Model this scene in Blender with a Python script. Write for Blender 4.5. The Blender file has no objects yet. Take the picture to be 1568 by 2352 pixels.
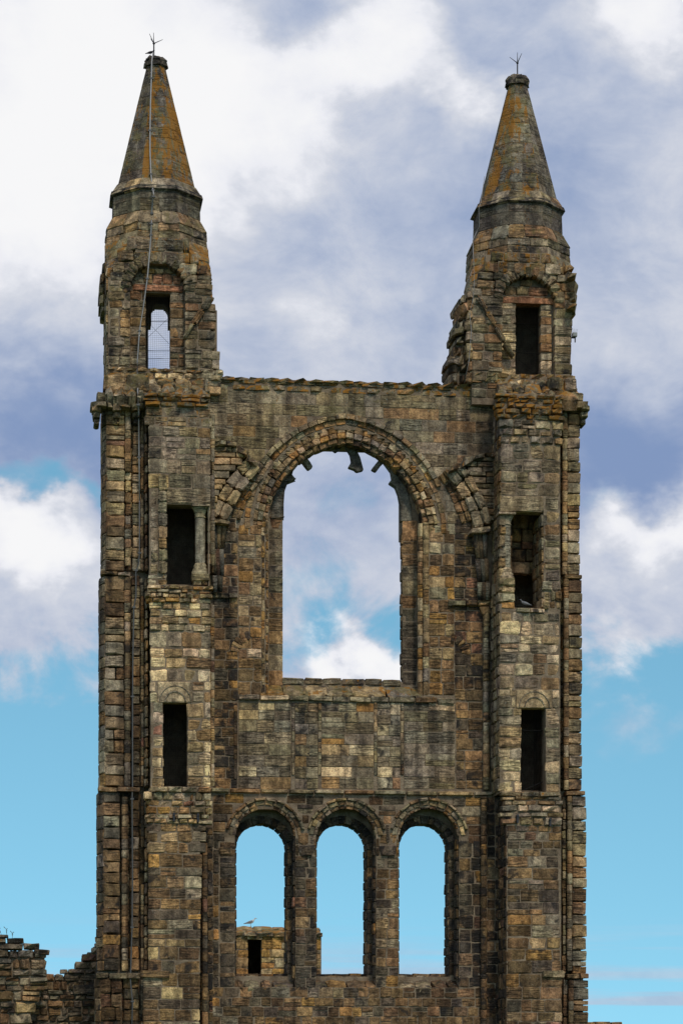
import bpy, math, random
from mathutils import Vector, Matrix
from mathutils.geometry import tessellate_polygon

R = random.Random(7)
scene = bpy.context.scene
col = scene.collection

# ------------------------------------------------------------------ camera
F, U0, V0 = 5720.0, 784.0, 2390.0        # focal length and principal point on a 1568 x 2352 frame
YAW = math.radians(7.3)
DIST, CAMZ = 66.0, 1.65
SA, CA = math.sin(YAW), math.cos(YAW)
CAM = Vector((-DIST * SA, -DIST * CA, CAMZ))
FWD, RGT = Vector((SA, CA, 0)), Vector((CA, -SA, 0))
cam_data = bpy.data.cameras.new('camera')
cam = bpy.data.objects.new('camera', cam_data)
col.objects.link(cam)
cam.location = CAM
cam.rotation_euler = (math.radians(90), 0, -YAW)
cam_data.lens = F / 2352 * 36
cam_data.sensor_width = 36
cam_data.shift_y = (V0 - 1176) / 2352
cam_data.clip_start = 0.5
cam_data.clip_end = 20000
scene.camera = cam


def depth_at(u, Y):
    return (Y - CAM.y) / (CA - SA * (u - U0) / F)


def X(u, Y):
    d = depth_at(u, Y)
    return CAM.x + d * (SA + CA * (u - U0) / F)


def Z(v, u, Y):
    return CAMZ + depth_at(u, Y) * (V0 - v) / F


def PT(u, v, Y):
    return Vector((X(u, Y), Y, Z(v, u, Y)))


def skydir(u, v):
    d = FWD + RGT * ((u - U0) / F) + Vector((0, 0, 1)) * ((V0 - v) / F)
    return d.normalized()


# ------------------------------------------------------------------ world, sun, exposure
SUN_EL, SUN_AZ = math.radians(46), math.radians(168)   # compass azimuth from +Y, clockwise
world = bpy.data.worlds.new('World')
scene.world = world
world.use_nodes = True
wt = world.node_tree
for n in list(wt.nodes):
    wt.nodes.remove(n)


class NT:
    """small helper for wiring nodes"""

    def __init__(self, tree):
        self.t = tree

    def n(self, kind, **kw):
        nd = self.t.nodes.new(kind)
        for k, v in kw.items():
            setattr(nd, k, v)
        return nd

    def put(self, sock, val):
        if val is None:
            return
        if isinstance(val, bpy.types.NodeSocket):
            self.t.links.new(val, sock)
        else:
            sock.default_value = val

    def math(self, op, a, b=None, c=None, clamp=False):
        nd = self.n('ShaderNodeMath', operation=op, use_clamp=clamp)
        for i, v in enumerate((a, b, c)):
            self.put(nd.inputs[i], v)
        return nd.outputs[0]

    def vmath(self, op, a, b=None):
        nd = self.n('ShaderNodeVectorMath', operation=op)
        self.put(nd.inputs[0], a)
        if b is not None:
            self.put(nd.inputs[1], b)
        return nd.outputs['Value'] if op in ('LENGTH', 'DISTANCE', 'DOT_PRODUCT') else nd.outputs[0]

    def noise(self, vec, scale, detail=4, rough=0.55, dist=0.0):
        nd = self.n('ShaderNodeTexNoise')
        self.put(nd.inputs['Vector'], vec)
        nd.inputs['Scale'].default_value = scale
        nd.inputs['Detail'].default_value = detail
        nd.inputs['Roughness'].default_value = rough
        nd.inputs['Distortion'].default_value = dist
        return nd.outputs['Fac']

    def smooth(self, x, a, b, lo=0.0, hi=1.0):
        nd = self.n('ShaderNodeMapRange', interpolation_type='SMOOTHSTEP')
        self.put(nd.inputs['Value'], x)
        nd.inputs['From Min'].default_value = a
        nd.inputs['From Max'].default_value = b
        nd.inputs['To Min'].default_value = lo
        nd.inputs['To Max'].default_value = hi
        return nd.outputs['Result']

    def mix(self, f, a, b, blend='MIX'):
        nd = self.n('ShaderNodeMix', data_type='RGBA', blend_type=blend)
        self.put(nd.inputs[0], f)
        self.put(nd.inputs[6], a if isinstance(a, bpy.types.NodeSocket) else tuple(a) + (1,))
        self.put(nd.inputs[7], b if isinstance(b, bpy.types.NodeSocket) else tuple(b) + (1,))
        return nd.outputs[2]


w = NT(wt)
tc = w.n('ShaderNodeTexCoord')
D = tc.outputs['Generated']
sky = w.n('ShaderNodeTexSky', sky_type='NISHITA')
sky.sun_disc = False
sky.sun_elevation = SUN_EL
sky.sun_rotation = SUN_AZ
sky.altitude = 0
sky.air_density = 1.0
sky.dust_density = 0.25
sky.ozone_density = 2.5
# the low sky of this clear northern day is as blue as the higher sky
lift = w.vmath('NORMALIZE', w.vmath('ADD', tc.outputs['Generated'], (0, 0, 0.25)))
w.put(sky.inputs['Vector'], lift)
sep = w.n('ShaderNodeSeparateXYZ')
w.put(sep.inputs[0], D)
elev = sep.outputs['Z']
stretch = w.vmath('MULTIPLY', D, (1, 1, 1.35))
big = w.noise(stretch, 9.0, 7, 0.52, 0.25)
mid = w.noise(stretch, 20.0, 10, 0.60, 0.35)
fine = w.noise(w.vmath('MULTIPLY', D, (1, 1, 2.0)), 60.0, 8, 0.62, 0.5)
warp = w.n('ShaderNodeTexNoise')
w.put(warp.inputs['Vector'], stretch)
warp.inputs['Scale'].default_value = 34
warp.inputs['Detail'].default_value = 6
wv = w.vmath('MULTIPLY', w.vmath('SUBTRACT', warp.outputs['Color'], (0.5, 0.5, 0.5)), (0.055, 0.055, 0.045))
DW = w.vmath('ADD', D, wv)


def blob(u, v, r, squash=1.0, power=1.0):
    """soft round mass of cloud around one direction of the sky (r in degrees)"""
    c = skydir(u, v)
    df = w.vmath('MULTIPLY', w.vmath('SUBTRACT', DW, tuple(c)), (1, 1, squash))
    dist = w.vmath('LENGTH', df)
    return w.smooth(dist, 0.0, math.radians(r), power, 0.0)


def total(items):
    out = None
    for b in items:
        out = b if out is None else w.math('ADD', out, b)
    return out


# where the cloud deck ends: clear blue below about eight degrees
cover = w.smooth(w.math('ADD', elev, w.math('ADD', w.math('MULTIPLY', w.math('SUBTRACT', big, 0.5), 0.20), w.math('MULTIPLY', w.math('SUBTRACT', mid, 0.5), 0.10))), 0.122, 0.198)
gaps = total([blob(40, 1095, 2.1, 2.2, 0.75), blob(165, 1130, 1.3, 1.8, 0.7), blob(784, 1140, 1.6, 1.4, 0.45), blob(720, 1330, 1.6, 1, 0.4),
              blob(1380, 1170, 1.6, 2.0, 0.35)])
puffs = total([blob(80, 1250, 1.9, 1.3, 0.9), blob(60, 1450, 1.8, 1, 0.45), blob(1470, 1380, 2.2, 1.3, 0.5), blob(840, 1510, 1.3, 1.2, 0.7),
               blob(800, 1565, 1.2, 2.5, 0.5), blob(1450, 1670, 2.2, 1.8, 0.42)])
cover = w.math('ADD', w.math('SUBTRACT', cover, gaps, None, False), puffs)
cover = w.smooth(w.math('ADD', cover, w.math('MULTIPLY', w.math('SUBTRACT', mid, 0.5), 0.9)), 0.12, 0.85)
bands = w.math('MULTIPLY', w.smooth(w.noise(w.vmath('MULTIPLY', D, (1, 1, 26)), 5.0, 4, 0.5), 0.47, 0.62),
               w.smooth(elev, 0.055, 0.012, 0.0, 0.75))
cover = w.math('MAXIMUM', cover, bands)
# sunlit parts of the clouds
white = total([blob(170, 190, 5.2, 1.0, 0.95), blob(60, 520, 3.6, 1.0, 0.55), blob(860, 110, 2.2, 1.3, 0.75), blob(1075, 215, 1.3, 1.2, 0.6), blob(1520, 20, 1.8, 1, 0.7),
               blob(740, 720, 0.9, 1.5, 0.2), blob(470, 240, 3.6, 1.0, 0.42), blob(690, 170, 2.0, 1.3, 0.35), blob(60, 1235, 1.9, 1.3, 1.0), blob(1490, 1210, 1.9, 1.6, 0.95), blob(1480, 1470, 1.5, 1.5, 0.4),
               blob(785, 1500, 1.0, 0.9, 0.95), blob(880, 1530, 1.1, 1.2, 0.8), blob(560, 330, 2.6, 1, 0.35)])
grey = total([blob(140, 980, 3.4, 1.4, 0.90), blob(1400, 1060, 3.8, 1.5, 0.80), blob(1250, 430, 3.0, 1, 0.12), blob(620, 60, 1.6, 1, 0.25),
              blob(800, 1130, 2.2, 1.3, 0.3)])
lum = w.math('ADD', w.math('SUBTRACT', white, grey), w.math('MULTIPLY', w.math('SUBTRACT', mid, 0.5), 1.15))
lum = w.math('ADD', lum, w.math('MULTIPLY', w.math('SUBTRACT', fine, 0.5), 0.32))
ramp = w.n('ShaderNodeValToRGB')
w.put(ramp.inputs[0], w.smooth(lum, -0.75, 0.95))
cr = ramp.color_ramp
cr.elements[0].position, cr.elements[0].color = 0.0, (2.2, 3.1, 5.2, 1)
cr.elements[1].position, cr.elements[1].color = 1.0, (9.3, 9.3, 9.4, 1)
e = cr.elements.new(0.36); e.color = (4.6, 5.2, 6.6, 1)
e = cr.elements.new(0.60); e.color = (6.4, 6.7, 7.5, 1)
e = cr.elements.new(0.80); e.color = (8.4, 8.5, 9.0, 1)
blue = w.mix(1.0, sky.outputs[0], (1.40, 1.98, 1.64), 'MULTIPLY')
skycol = w.mix(cover, blue, ramp.outputs[0])
bg = w.n('ShaderNodeBackground')
w.put(bg.inputs['Color'], skycol)
bg.inputs['Strength'].default_value = 0.1
wo = w.n('ShaderNodeOutputWorld')
wt.links.new(bg.outputs[0], wo.inputs['Surface'])

sun_data = bpy.data.lights.new('sun', 'SUN')
sun_data.energy = 1.5
sun_data.angle = math.radians(10)
sun_data.color = (1.0, 0.90, 0.74)
sun = bpy.data.objects.new('sun', sun_data)
col.objects.link(sun)
sd = Vector((math.sin(SUN_AZ) * math.cos(SUN_EL), math.cos(SUN_AZ) * math.cos(SUN_EL), math.sin(SUN_EL)))
sun.rotation_euler = sd.to_track_quat('Z', 'Y').to_euler()
sun.location = sd * 80

vs = scene.view_settings
vs.view_transform = 'Standard'
vs.look = 'None'
vs.exposure = 0
vs.gamma = 1
vs.use_curve_mapping = False


# ------------------------------------------------------------------ materials
def new_mat(name):
    m = bpy.data.materials.new(name)
    m.use_nodes = True
    t = m.node_tree
    for nd in list(t.nodes):
        t.nodes.remove(nd)
    h = NT(t)
    out = h.n('ShaderNodeOutputMaterial')
    bs = h.n('ShaderNodeBsdfPrincipled')
    t.links.new(bs.outputs[0], out.inputs['Surface'])
    bs.inputs['Roughness'].default_value = 0.93
    bs.inputs['Specular IOR Level'].default_value = 0.2
    return m, h, bs


def stone_material():
    m, h, bs = new_mat('weathered_sandstone')
    geo = h.n('ShaderNodeNewGeometry')
    oi = h.n('ShaderNodeObjectInfo')
    at = h.n('ShaderNodeAttribute', attribute_type='OBJECT', attribute_name='lichen')
    nz = h.n('ShaderNodeSeparateXYZ')
    h.put(nz.inputs[0], geo.outputs['Normal'])
    up = h.smooth(nz.outputs['Z'], 0.15, 0.75)
    lich = h.math('ADD', at.outputs['Fac'], h.math('MULTIPLY', up, h.math('ADD', 0.10, h.math('MULTIPLY', at.outputs['Fac'], 0.6))))
    rnd = oi.outputs['Random']
    pos = geo.outputs['Position']
    off = h.n('ShaderNodeCombineXYZ')
    h.put(off.inputs[0], h.math('MULTIPLY', rnd, 37.0))
    h.put(off.inputs[2], h.math('MULTIPLY', rnd, 91.0))
    p = h.vmath('ADD', pos, off.outputs[0])
    n1 = h.noise(p, 5.5, 6, 0.62)
    n2 = h.noise(p, 26.0, 5, 0.65)
    n3 = h.noise(p, 2.6, 5, 0.6, 0.4)
    strat_on = h.smooth(h.math('FRACT', h.math('MULTIPLY', rnd, 7.31)), 0.30, 0.62)
    st = h.noise(h.vmath('MULTIPLY', p, (1.6, 1.6, 17.0)), 1.7, 5, 0.6, 0.6)
    base = oi.outputs['Color']
    c = h.mix(1.0, base, h.mix(h.smooth(n1, 0.34, 0.66), (0.58, 0.57, 0.57), (1.38, 1.36, 1.30)), 'MULTIPLY')
    c = h.mix(1.0, c, h.mix(h.smooth(n2, 0.36, 0.64), (0.70, 0.70, 0.70), (1.26, 1.25, 1.23)), 'MULTIPLY')
    sm = h.math('MULTIPLY', h.smooth(st, 0.5, 0.36), strat_on)
    c = h.mix(h.math('MULTIPLY', sm, 0.6), c, (0.05, 0.045, 0.035))
    # rain streaks and broad weathering that run across the joints
    rs = h.noise(h.vmath('MULTIPLY', pos, (2.6, 2.6, 0.20)), 1.0, 5, 0.6, 0.3)
    c = h.mix(1.0, c, h.mix(h.smooth(rs, 0.36, 0.62), (0.46, 0.45, 0.45), (1.2, 1.19, 1.16)), 'MULTIPLY')
    bw = h.noise(pos, 0.42, 4, 0.6)
    c = h.mix(1.0, c, h.mix(h.smooth(bw, 0.36, 0.64), (0.80, 0.80, 0.84), (1.20, 1.14, 1.0)), 'MULTIPLY')
    # pits
    pit = h.smooth(h.noise(p, 48.0, 3, 0.6), 0.36, 0.28)
    c = h.mix(h.math('MULTIPLY', pit, 0.75), c, (0.03, 0.027, 0.022))
    # iron staining
    iron = h.math('MULTIPLY', h.smooth(h.noise(p, 1.7, 4, 0.6), 0.56, 0.70), 0.35)
    c = h.mix(iron, c, (0.24, 0.155, 0.075))
    # soot crusts; on some recessed stones also painted-in shade
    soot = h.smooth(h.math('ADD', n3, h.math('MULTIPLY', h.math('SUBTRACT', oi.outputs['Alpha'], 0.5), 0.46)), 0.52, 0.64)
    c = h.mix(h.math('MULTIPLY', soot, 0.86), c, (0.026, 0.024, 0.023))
    # pale crustose lichen
    pl = h.smooth(h.math('ADD', h.noise(pos, 11.0, 5, 0.7), h.math('MULTIPLY', lich, 0.10)), 0.63, 0.72)
    c = h.mix(h.math('MULTIPLY', pl, 0.55), c, (0.40, 0.38, 0.31))
    # olive and orange lichen
    lf = h.noise(h.vmath('MULTIPLY', pos, (1, 1, 0.26)), 3.4, 8, 0.76)
    ol = h.smooth(h.math('ADD', h.noise(pos, 2.3, 6, 0.68), h.math('MULTIPLY', lich, 0.20)), 0.60, 0.74)
    ol = h.math('MULTIPLY', ol, h.smooth(lich, 0.06, 0.4))
    c = h.mix(h.math('MULTIPLY', ol, 0.62), c, (0.185, 0.152, 0.055))
    og = h.smooth(h.math('ADD', lf, h.math('MULTIPLY', lich, 0.22)), 0.675, 0.715)
    og = h.math('MULTIPLY', og, h.smooth(lich, 0.02, 0.2))
    c = h.mix(h.math('MULTIPLY', og, 0.82), c, h.mix(n2, (0.42, 0.17, 0.012), (0.24, 0.11, 0.02)))
    h.put(bs.inputs['Base Color'], c)
    hgt = h.math('ADD', h.math('MULTIPLY', n1, 0.9), h.math('MULTIPLY', n2, 0.45))
    hgt = h.math('ADD', hgt, h.math('MULTIPLY', sm, -0.5))
    bp = h.n('ShaderNodeBump')
    bp.inputs['Strength'].default_value = 0.9
    bp.inputs['Distance'].default_value = 0.06
    h.put(bp.inputs['Height'], hgt)
    h.t.links.new(bp.outputs[0], bs.inputs['Normal'])
    return m


def mortar_material():
    m, h, bs = new_mat('lime_mortar')
    geo = h.n('ShaderNodeNewGeometry')
    pos = geo.outputs['Position']
    n1 = h.noise(pos, 3.0, 6, 0.65)
    n2 = h.noise(pos, 30.0, 4, 0.6)
    c = h.mix(h.smooth(n1, 0.3, 0.7), (0.15, 0.108, 0.072), (0.34, 0.262, 0.178))
    c = h.mix(1.0, c, h.mix(n2, (0.6, 0.6, 0.6), (1.3, 1.3, 1.3)), 'MULTIPLY')
    h.put(bs.inputs['Base Color'], c)
    bp = h.n('ShaderNodeBump')
    bp.inputs['Strength'].default_value = 0.8
    bp.inputs['Distance'].default_value = 0.03
    h.put(bp.inputs['Height'], h.math('ADD', n1, n2))
    h.t.links.new(bp.outputs[0], bs.inputs['Normal'])
    return m


def plain(name, rgb, rough=0.6, metal=0.0, var=0.25, scale=8.0):
    m, h, bs = new_mat(name)
    geo = h.n('ShaderNodeNewGeometry')
    n1 = h.noise(geo.outputs['Position'], scale, 5, 0.6)
    lo = tuple(max(0, x * (1 - var)) for x in rgb)
    hi = tuple(x * (1 + var) for x in rgb)
    h.put(bs.inputs['Base Color'], h.mix(n1, lo, hi))
    bs.inputs['Roughness'].default_value = rough
    bs.inputs['Metallic'].default_value = metal
    return m


STONE = stone_material()
MORTAR = mortar_material()
IRON = plain('dark_iron', (0.05, 0.05, 0.055), 0.5, 0.6)
LEAD = plain('grey_lead_strip', (0.34, 0.33, 0.32), 0.55, 0.3)
DULL_LEAD = plain('weathered_lead', (0.13, 0.13, 0.13), 0.7, 0.2)
WIRE = plain('dull_wire', (0.02, 0.02, 0.02), 0.5, 0.5)
FEATHER_DARK = plain('dark_feathers', (0.03, 0.03, 0.035), 0.8)
FEATHER_WHITE = plain('white_feathers', (0.62, 0.60, 0.57), 0.8, 0, 0.12)
FEATHER_GREY = plain('grey_feathers', (0.24, 0.25, 0.27), 0.8, 0, 0.15)
BEAK = plain('yellow_beak', (0.45, 0.28, 0.05), 0.5)
GRASS = plain('mown_grass', (0.06, 0.10, 0.03), 0.95, 0, 0.4, 2.0)
LAMPBODY = plain('grey_lamp_housing', (0.30, 0.30, 0.29), 0.5)
GLASS = plain('lamp_glass', (0.35, 0.38, 0.38), 0.1)


# ------------------------------------------------------------------ object helpers
BASE = {}


def tag(o, label=None, cat=None, group=None, kind=None):
    if label:
        o['label'] = label
    if cat:
        o['category'] = cat
    if group:
        o['group'] = group
    if kind:
        o['kind'] = kind
    return o


def thing(name, loc, label, cat, group=None):
    o = bpy.data.objects.new(name, None)
    col.objects.link(o)
    o.location = loc
    BASE[o.name] = Vector(loc)
    return tag(o, label, cat, group)


class MB:
    def __init__(self):
        self.v, self.f = [], []

    def add(self, vs_, fs_):
        b = len(self.v)
        self.v += [Vector(p) for p in vs_]
        self.f += [tuple(b + i for i in f) for f in fs_]

    def box(self, x0, x1, y0, y1, z0, z1):
        if x1 < x0: x0, x1 = x1, x0
        if z1 < z0: z0, z1 = z1, z0
        self.add([(x0, y0, z0), (x1, y0, z0), (x1, y1, z0), (x0, y1, z0), (x0, y0, z1), (x1, y0, z1), (x1, y1, z1), (x0, y1, z1)],
                 [(0, 1, 5, 4), (1, 2, 6, 5), (2, 3, 7, 6), (3, 0, 4, 7), (4, 5, 6, 7), (3, 2, 1, 0)])

    def prism(self, outer, holes, y0, y1):
        """outer, holes: lists of (x, z); solid between y0 and y1"""
        loops = [[Vector((x, z, 0)) for x, z in outer]] + [[Vector((x, z, 0)) for x, z in h] for h in holes]
        tris = tessellate_polygon(loops)
        flat = [p for lp in loops for p in lp]
        n = len(flat)
        vs_ = [(p.x, y0, p.y) for p in flat] + [(p.x, y1, p.y) for p in flat]
        fs_ = []
        for t in tris:
            a, b, c = (flat[i] for i in t)
            t = tuple(t)
            if (b - a).cross(c - a).z < 0:
                t = (t[0], t[2], t[1])
            fs_.append(t)
            fs_.append(tuple(n + i for i in reversed(t)))
        s = 0
        for lp in loops:
            k = len(lp)
            for i in range(k):
                a, b = s + i, s + (i + 1) % k
                fs_.append((a, b, n + b, n + a))
            s += k
        self.add(vs_, fs_)

    def tube(self, pts, r, n=6):
        pts = [Vector(p) for p in pts]
        rings = []
        for i, p in enumerate(pts):
            d = (pts[min(i + 1, len(pts) - 1)] - pts[max(i - 1, 0)]).normalized()
            a = d.orthogonal().normalized() if abs(d.z) < 0.99 else Vector((1, 0, 0))
            if abs(d.z) < 0.99:
                a = d.cross(Vector((0, 0, 1))).normalized()
            b = d.cross(a).normalized()
            rr = r[i] if isinstance(r, (list, tuple)) else r
            rings.append([p + (a * math.cos(2 * math.pi * k / n) + b * math.sin(2 * math.pi * k / n)) * rr for k in range(n)])
        vs_ = [q for rg in rings for q in rg]
        fs_ = []
        for i in range(len(rings) - 1):
            for k in range(n):
                k2 = (k + 1) % n
                fs_.append((i * n + k, i * n + k2, (i + 1) * n + k2, (i + 1) * n + k))
        fs_.append(tuple(reversed(range(n))))
        fs_.append(tuple(range((len(rings) - 1) * n, len(rings) * n)))
        self.add(vs_, fs_)

    def build(self, name, mat, parent, smooth=False, color=None):
        base = BASE[parent.name] if parent else Vector((0, 0, 0))
        me = bpy.data.meshes.new(name)
        me.from_pydata([p - base for p in self.v], [], self.f)
        me.materials.append(mat)
        if smooth:
            me.polygons.foreach_set('use_smooth', [True] * len(me.polygons))
        o = bpy.data.objects.new(name, me)
        col.objects.link(o)
        if parent:
            o.parent = parent
        BASE[o.name] = base
        if color:
            o.color = color
        return o


# ------------------------------------------------------------------ stones
def template(a, kind, rng):
    """grid of one dressed or rubble block: (u, v, w) with w = depth behind the front"""
    e, bd, jb, jf, ci = {'ashlar': (0.075, 0.065, 0.042, 0.07, 0.055), 'worn': (0.11, 0.10, 0.065, 0.11, 0.085),
                         'rubble': (0.13, 0.17, 0.09, 0.16, 0.11), 'flat': (0.04, 0.03, 0.008, 0.02, 0.008),
                         'roll': (0.22, 0.30, 0.03, 0.05, 0.02)}[kind]
    us = [0, min(0.3, e / a), 0.5 + rng.uniform(-.1, .1), 1 - min(0.3, e / a), 1]
    vs_ = [0, e, 1 - e, 1]
    P = []
    for j, v in enumerate(vs_):
        for i, u in enumerate(us):
            edge = i in (0, 4) or j in (0, 3)
            corner = i in (0, 4) and j in (0, 3)
            uu = u + rng.uniform(-jb, jb) / a
            vv = v + rng.uniform(-jb, jb)
            ww = bd + rng.uniform(-.3, .3) * bd if edge else rng.uniform(-jf, jf)
            if i == 2 and not edge:
                ww -= jf * 0.6
            if corner:
                uu += (ci / a) * (1 if i == 0 else -1)
                vv += ci * (1 if j == 0 else -1)
                ww += bd * 0.5
            P.append((uu, vv, ww))
    faces = [(j * 5 + i, j * 5 + i + 1, (j + 1) * 5 + i + 1, (j + 1) * 5 + i) for j in range(3) for i in range(4)]
    ring = [0, 1, 2, 3, 4, 9, 14, 19, 18, 17, 16, 15, 10, 5]
    n = len(P)
    for k in ring:
        P.append((P[k][0], P[k][1], 1.0))
    m = len(ring)
    for k in range(m):
        k2 = (k + 1) % m
        faces.append((ring[k2], ring[k], n + k, n + k2))
    return P, faces


ASPECTS = [0.45, 0.62, 0.85, 1.15, 1.55, 2.1, 2.9, 4.0, 6.0]
_cache = {}


def block_mesh(kind, aspect):
    a = min(ASPECTS, key=lambda q: abs(math.log(q / aspect)))
    key = (kind, a, R.randrange(6))
    if key not in _cache:
        P, fs_ = template(a, kind, random.Random(hash(key[1:]) + len(kind)))
        me = bpy.data.meshes.new('stone_block')
        me.from_pydata([((u - .5) * a, ww, v - .5) for u, v, ww in P], [], fs_)
        me.materials.append(STONE)
        _cache[key] = (me, a)
    return _cache[key]


def finish(o, part, c, soot, lichen):
    o.color = (c[0] * WARM[0], c[1] * WARM[1], c[2] * WARM[2], max(0.0, min(1.0, soot)))
    o['lichen'] = float(lichen)
    o.parent = part


COUNT = {}
WARM = (1.56, 1.35, 1.12)


def new_obj(name, me, part):
    o = bpy.data.objects.new(name, me)
    col.objects.link(o)
    COUNT[part.name] = COUNT.get(part.name, 0) + 1
    return o


def face_axes(N):
    N = Vector(N).normalized()
    y = -N
    x = y.cross(Vector((0, 0, 1)))
    x.normalize()
    z = x.cross(y)
    return x, y, z, N


def put_block(part, centre, axes, wd, ht, dp, c, soot=.3, lichen=0., kind='ashlar', name='stone', roll=0.):
    me, a = block_mesh(kind, wd / ht)
    o = new_obj(name, me, part)
    x, y, z, _ = axes
    if roll:
        x, z = x * math.cos(roll) + z * math.sin(roll), z * math.cos(roll) - x * math.sin(roll)
    p = Vector(centre) - BASE[part.name]
    sx, sz = wd / a, ht
    o.matrix_basis = Matrix(((x.x * sx, y.x * dp, z.x * sz, p.x), (x.y * sx, y.y * dp, z.y * sz, p.y),
                             (x.z * sx, y.z * dp, z.z * sz, p.z), (0, 0, 0, 1)))
    finish(o, part, c, soot, lichen)
    return o


def warp_stone(part, corners, dp, c, soot=.3, lichen=0., kind='ashlar', name='stone', bulge=0.0):
    """stone with an arbitrary four-cornered front; corners counter-clockwise from lower left as seen from outside"""
    p0, p1, p2, p3 = [Vector(q) for q in corners]
    wd = ((p1 - p0).length + (p2 - p3).length) / 2
    ht = ((p3 - p0).length + (p2 - p1).length) / 2
    nrm = (p1 - p0).cross(p3 - p0)
    if nrm.length < 1e-9:
        nrm = (p2 - p1).cross(p3 - p1)
    nrm.normalize()
    a = max(0.3, min(6, wd / max(ht, 1e-4)))
    P, fs_ = template(a, kind, R)
    b = BASE[part.name]
    cen = (p0 + p1 + p2 + p3) / 4 - b
    vs_ = []
    for u, v, ww in P:
        q = p0 * ((1 - u) * (1 - v)) + p1 * (u * (1 - v)) + p2 * (u * v) + p3 * ((1 - u) * v)
        vs_.append(q - nrm * (ww * dp - bulge * (1 - (2 * u - 1) ** 2)) - b - cen)
    me = bpy.data.meshes.new('stone_piece')
    me.from_pydata(vs_, [], fs_)
    me.materials.append(STONE)
    o = new_obj(name, me, part)
    o.location = cen
    finish(o, part, c, soot, lichen)
    return o


# albedo palettes: (weight, rgb)
GREY = (.232, .224, .198); OLIVE = (.182, .168, .130); BROWN = (.224, .162, .104); TAN = (.295, .245, .172)
PALE = (.50, .445, .345); DARK = (.085, .078, .072); DKBR = (.122, .092, .064); OCHRE = (.285, .185, .085)
RED = (.19, .122, .10); BLUEG = (.165, .160, .142); ROSE = (.30, .17, .125)
PAL = {
    'tower': [(4, BROWN), (5, GREY), (3, TAN), (3, OLIVE), (1.2, DKBR), (.25, OCHRE), (.15, RED)],
    'towerlow': [(3.5, BROWN), (5, DKBR), (2, GREY), (1.1, TAN), (3, DARK), (.5, OCHRE), (.45, RED)],
    'greywall': [(5, GREY), (3, OLIVE), (2, TAN), (1.5, BLUEG), (.5, BROWN)],
    'upper': [(6, OLIVE), (4, GREY), (1.5, BROWN), (1, BLUEG)],
    'light': [(4, TAN), (4, PALE), (3, GREY), (1, BROWN), (.5, OCHRE), (.3, ROSE)],
    'arch': [(5, TAN), (4, BROWN), (2, OCHRE), (1.5, GREY), (1, PALE)],
    'jamb': [(5, BROWN), (4, TAN), (2.4, OCHRE), (1.4, DKBR), (1, GREY), (.7, PALE)],
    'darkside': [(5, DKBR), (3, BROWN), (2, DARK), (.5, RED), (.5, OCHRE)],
    'panel': [(5, GREY), (3, BLUEG), (3, OLIVE), (.8, PALE), (1.3, TAN), (1, BROWN), (.3, OCHRE)],
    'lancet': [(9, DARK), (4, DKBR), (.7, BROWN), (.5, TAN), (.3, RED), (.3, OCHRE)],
    'lowwall': [(5, DKBR), (2, BROWN), (3, DARK), (1.5, GREY), (.6, OCHRE), (.5, TAN)],
    'turret': [(5, OLIVE), (4, GREY), (2, BROWN), (1.5, BLUEG), (1, TAN)],
    'infill': [(4, ROSE), (3, BROWN), (3, TAN), (1, OCHRE), (1, GREY)],
    'spire': [(6, (.120, .122, .122)), (3, (.132, .134, .130)), (1, (.13, .128, .112))],
    'ruin': [(4, GREY), (3, BROWN), (2, DKBR), (3, BLUEG), (1, TAN), (.3, RED)],
    'rubble': [(4, GREY), (3, TAN), (3, BROWN), (2, PALE), (1, OLIVE), (.5, OCHRE), (.3, RED)],
    'pale': [(6, PALE), (3, TAN), (3, GREY), (.7, BROWN), (.2, OCHRE)],
    'frame': [(4, (.20, .185, .155)), (3, BROWN), (2, BLUEG)],
}


def pick(pal, var=.2):
    items = PAL[pal]
    t = R.uniform(0, sum(i[0] for i in items))
    for wgt, c in items:
        t -= wgt
        if t <= 0:
            break
    k = R.uniform(1 - var, 1 + var)
    return tuple(x * k * R.uniform(.95, 1.05) for x in c)


def interp(tab, x):
    """tab: sorted list of (x, y)"""
    if x <= tab[0][0]:
        return tab[0][1]
    for (xa, ya), (xb, yb) in zip(tab, tab[1:]):
        if x <= xb:
            return ya + (yb - ya) * (x - xa) / (xb - xa)
    return tab[-1][1]


class Hole:
    """opening in a face: centre x, bottom, top, half width as a function of height"""

    def __init__(self, cx, z0, z1, hw):
        self.cx, self.z0, self.z1, self.hw = cx, z0, z1, hw

    def block(self, za, zb):
        if zb <= self.z0 + .02 or za >= self.z1 - .02:
            return None
        zs = [max(self.z0, za), min(self.z1, zb)]
        zs.append(sum(zs) / 2)
        h = max(self.hw(q) for q in zs)
        return (self.cx - h, self.cx + h) if h > 0 else None

    def loop(self, grow=0.0, n=22):
        zs = [self.z0 - grow + (self.z1 - self.z0 + 2 * grow) * i / n for i in range(n + 1)]
        zc = lambda q: min(max(q, self.z0), self.z1 - 1e-4)
        rt = [(self.cx + max(self.hw(zc(q)), 0.01) + grow, q) for q in zs]
        lf = [(self.cx - max(self.hw(zc(q)), 0.01) - grow, q) for q in reversed(zs)]
        return rt + lf


def rect_hole(u0, u1, v0, v1, Y):
    um = (u0 + u1) / 2
    xa, xb = X(u0, Y), X(u1, Y)
    hwid = (xb - xa) / 2
    return Hole((xa + xb) / 2, Z(v1, um, Y), Z(v0, um, Y), lambda z: hwid)


def arch_hole(u0, u1, vtop, vbot, Y):
    um = (u0 + u1) / 2
    xa, xb = X(u0, Y), X(u1, Y)
    r = (xb - xa) / 2
    zt = Z(vtop, um, Y)
    zs = zt - r
    return Hole((xa + xb) / 2, Z(vbot, um, Y), zt, lambda z: r if z <= zs else math.sqrt(max(0, r * r - (z - zs) ** 2)))


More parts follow.
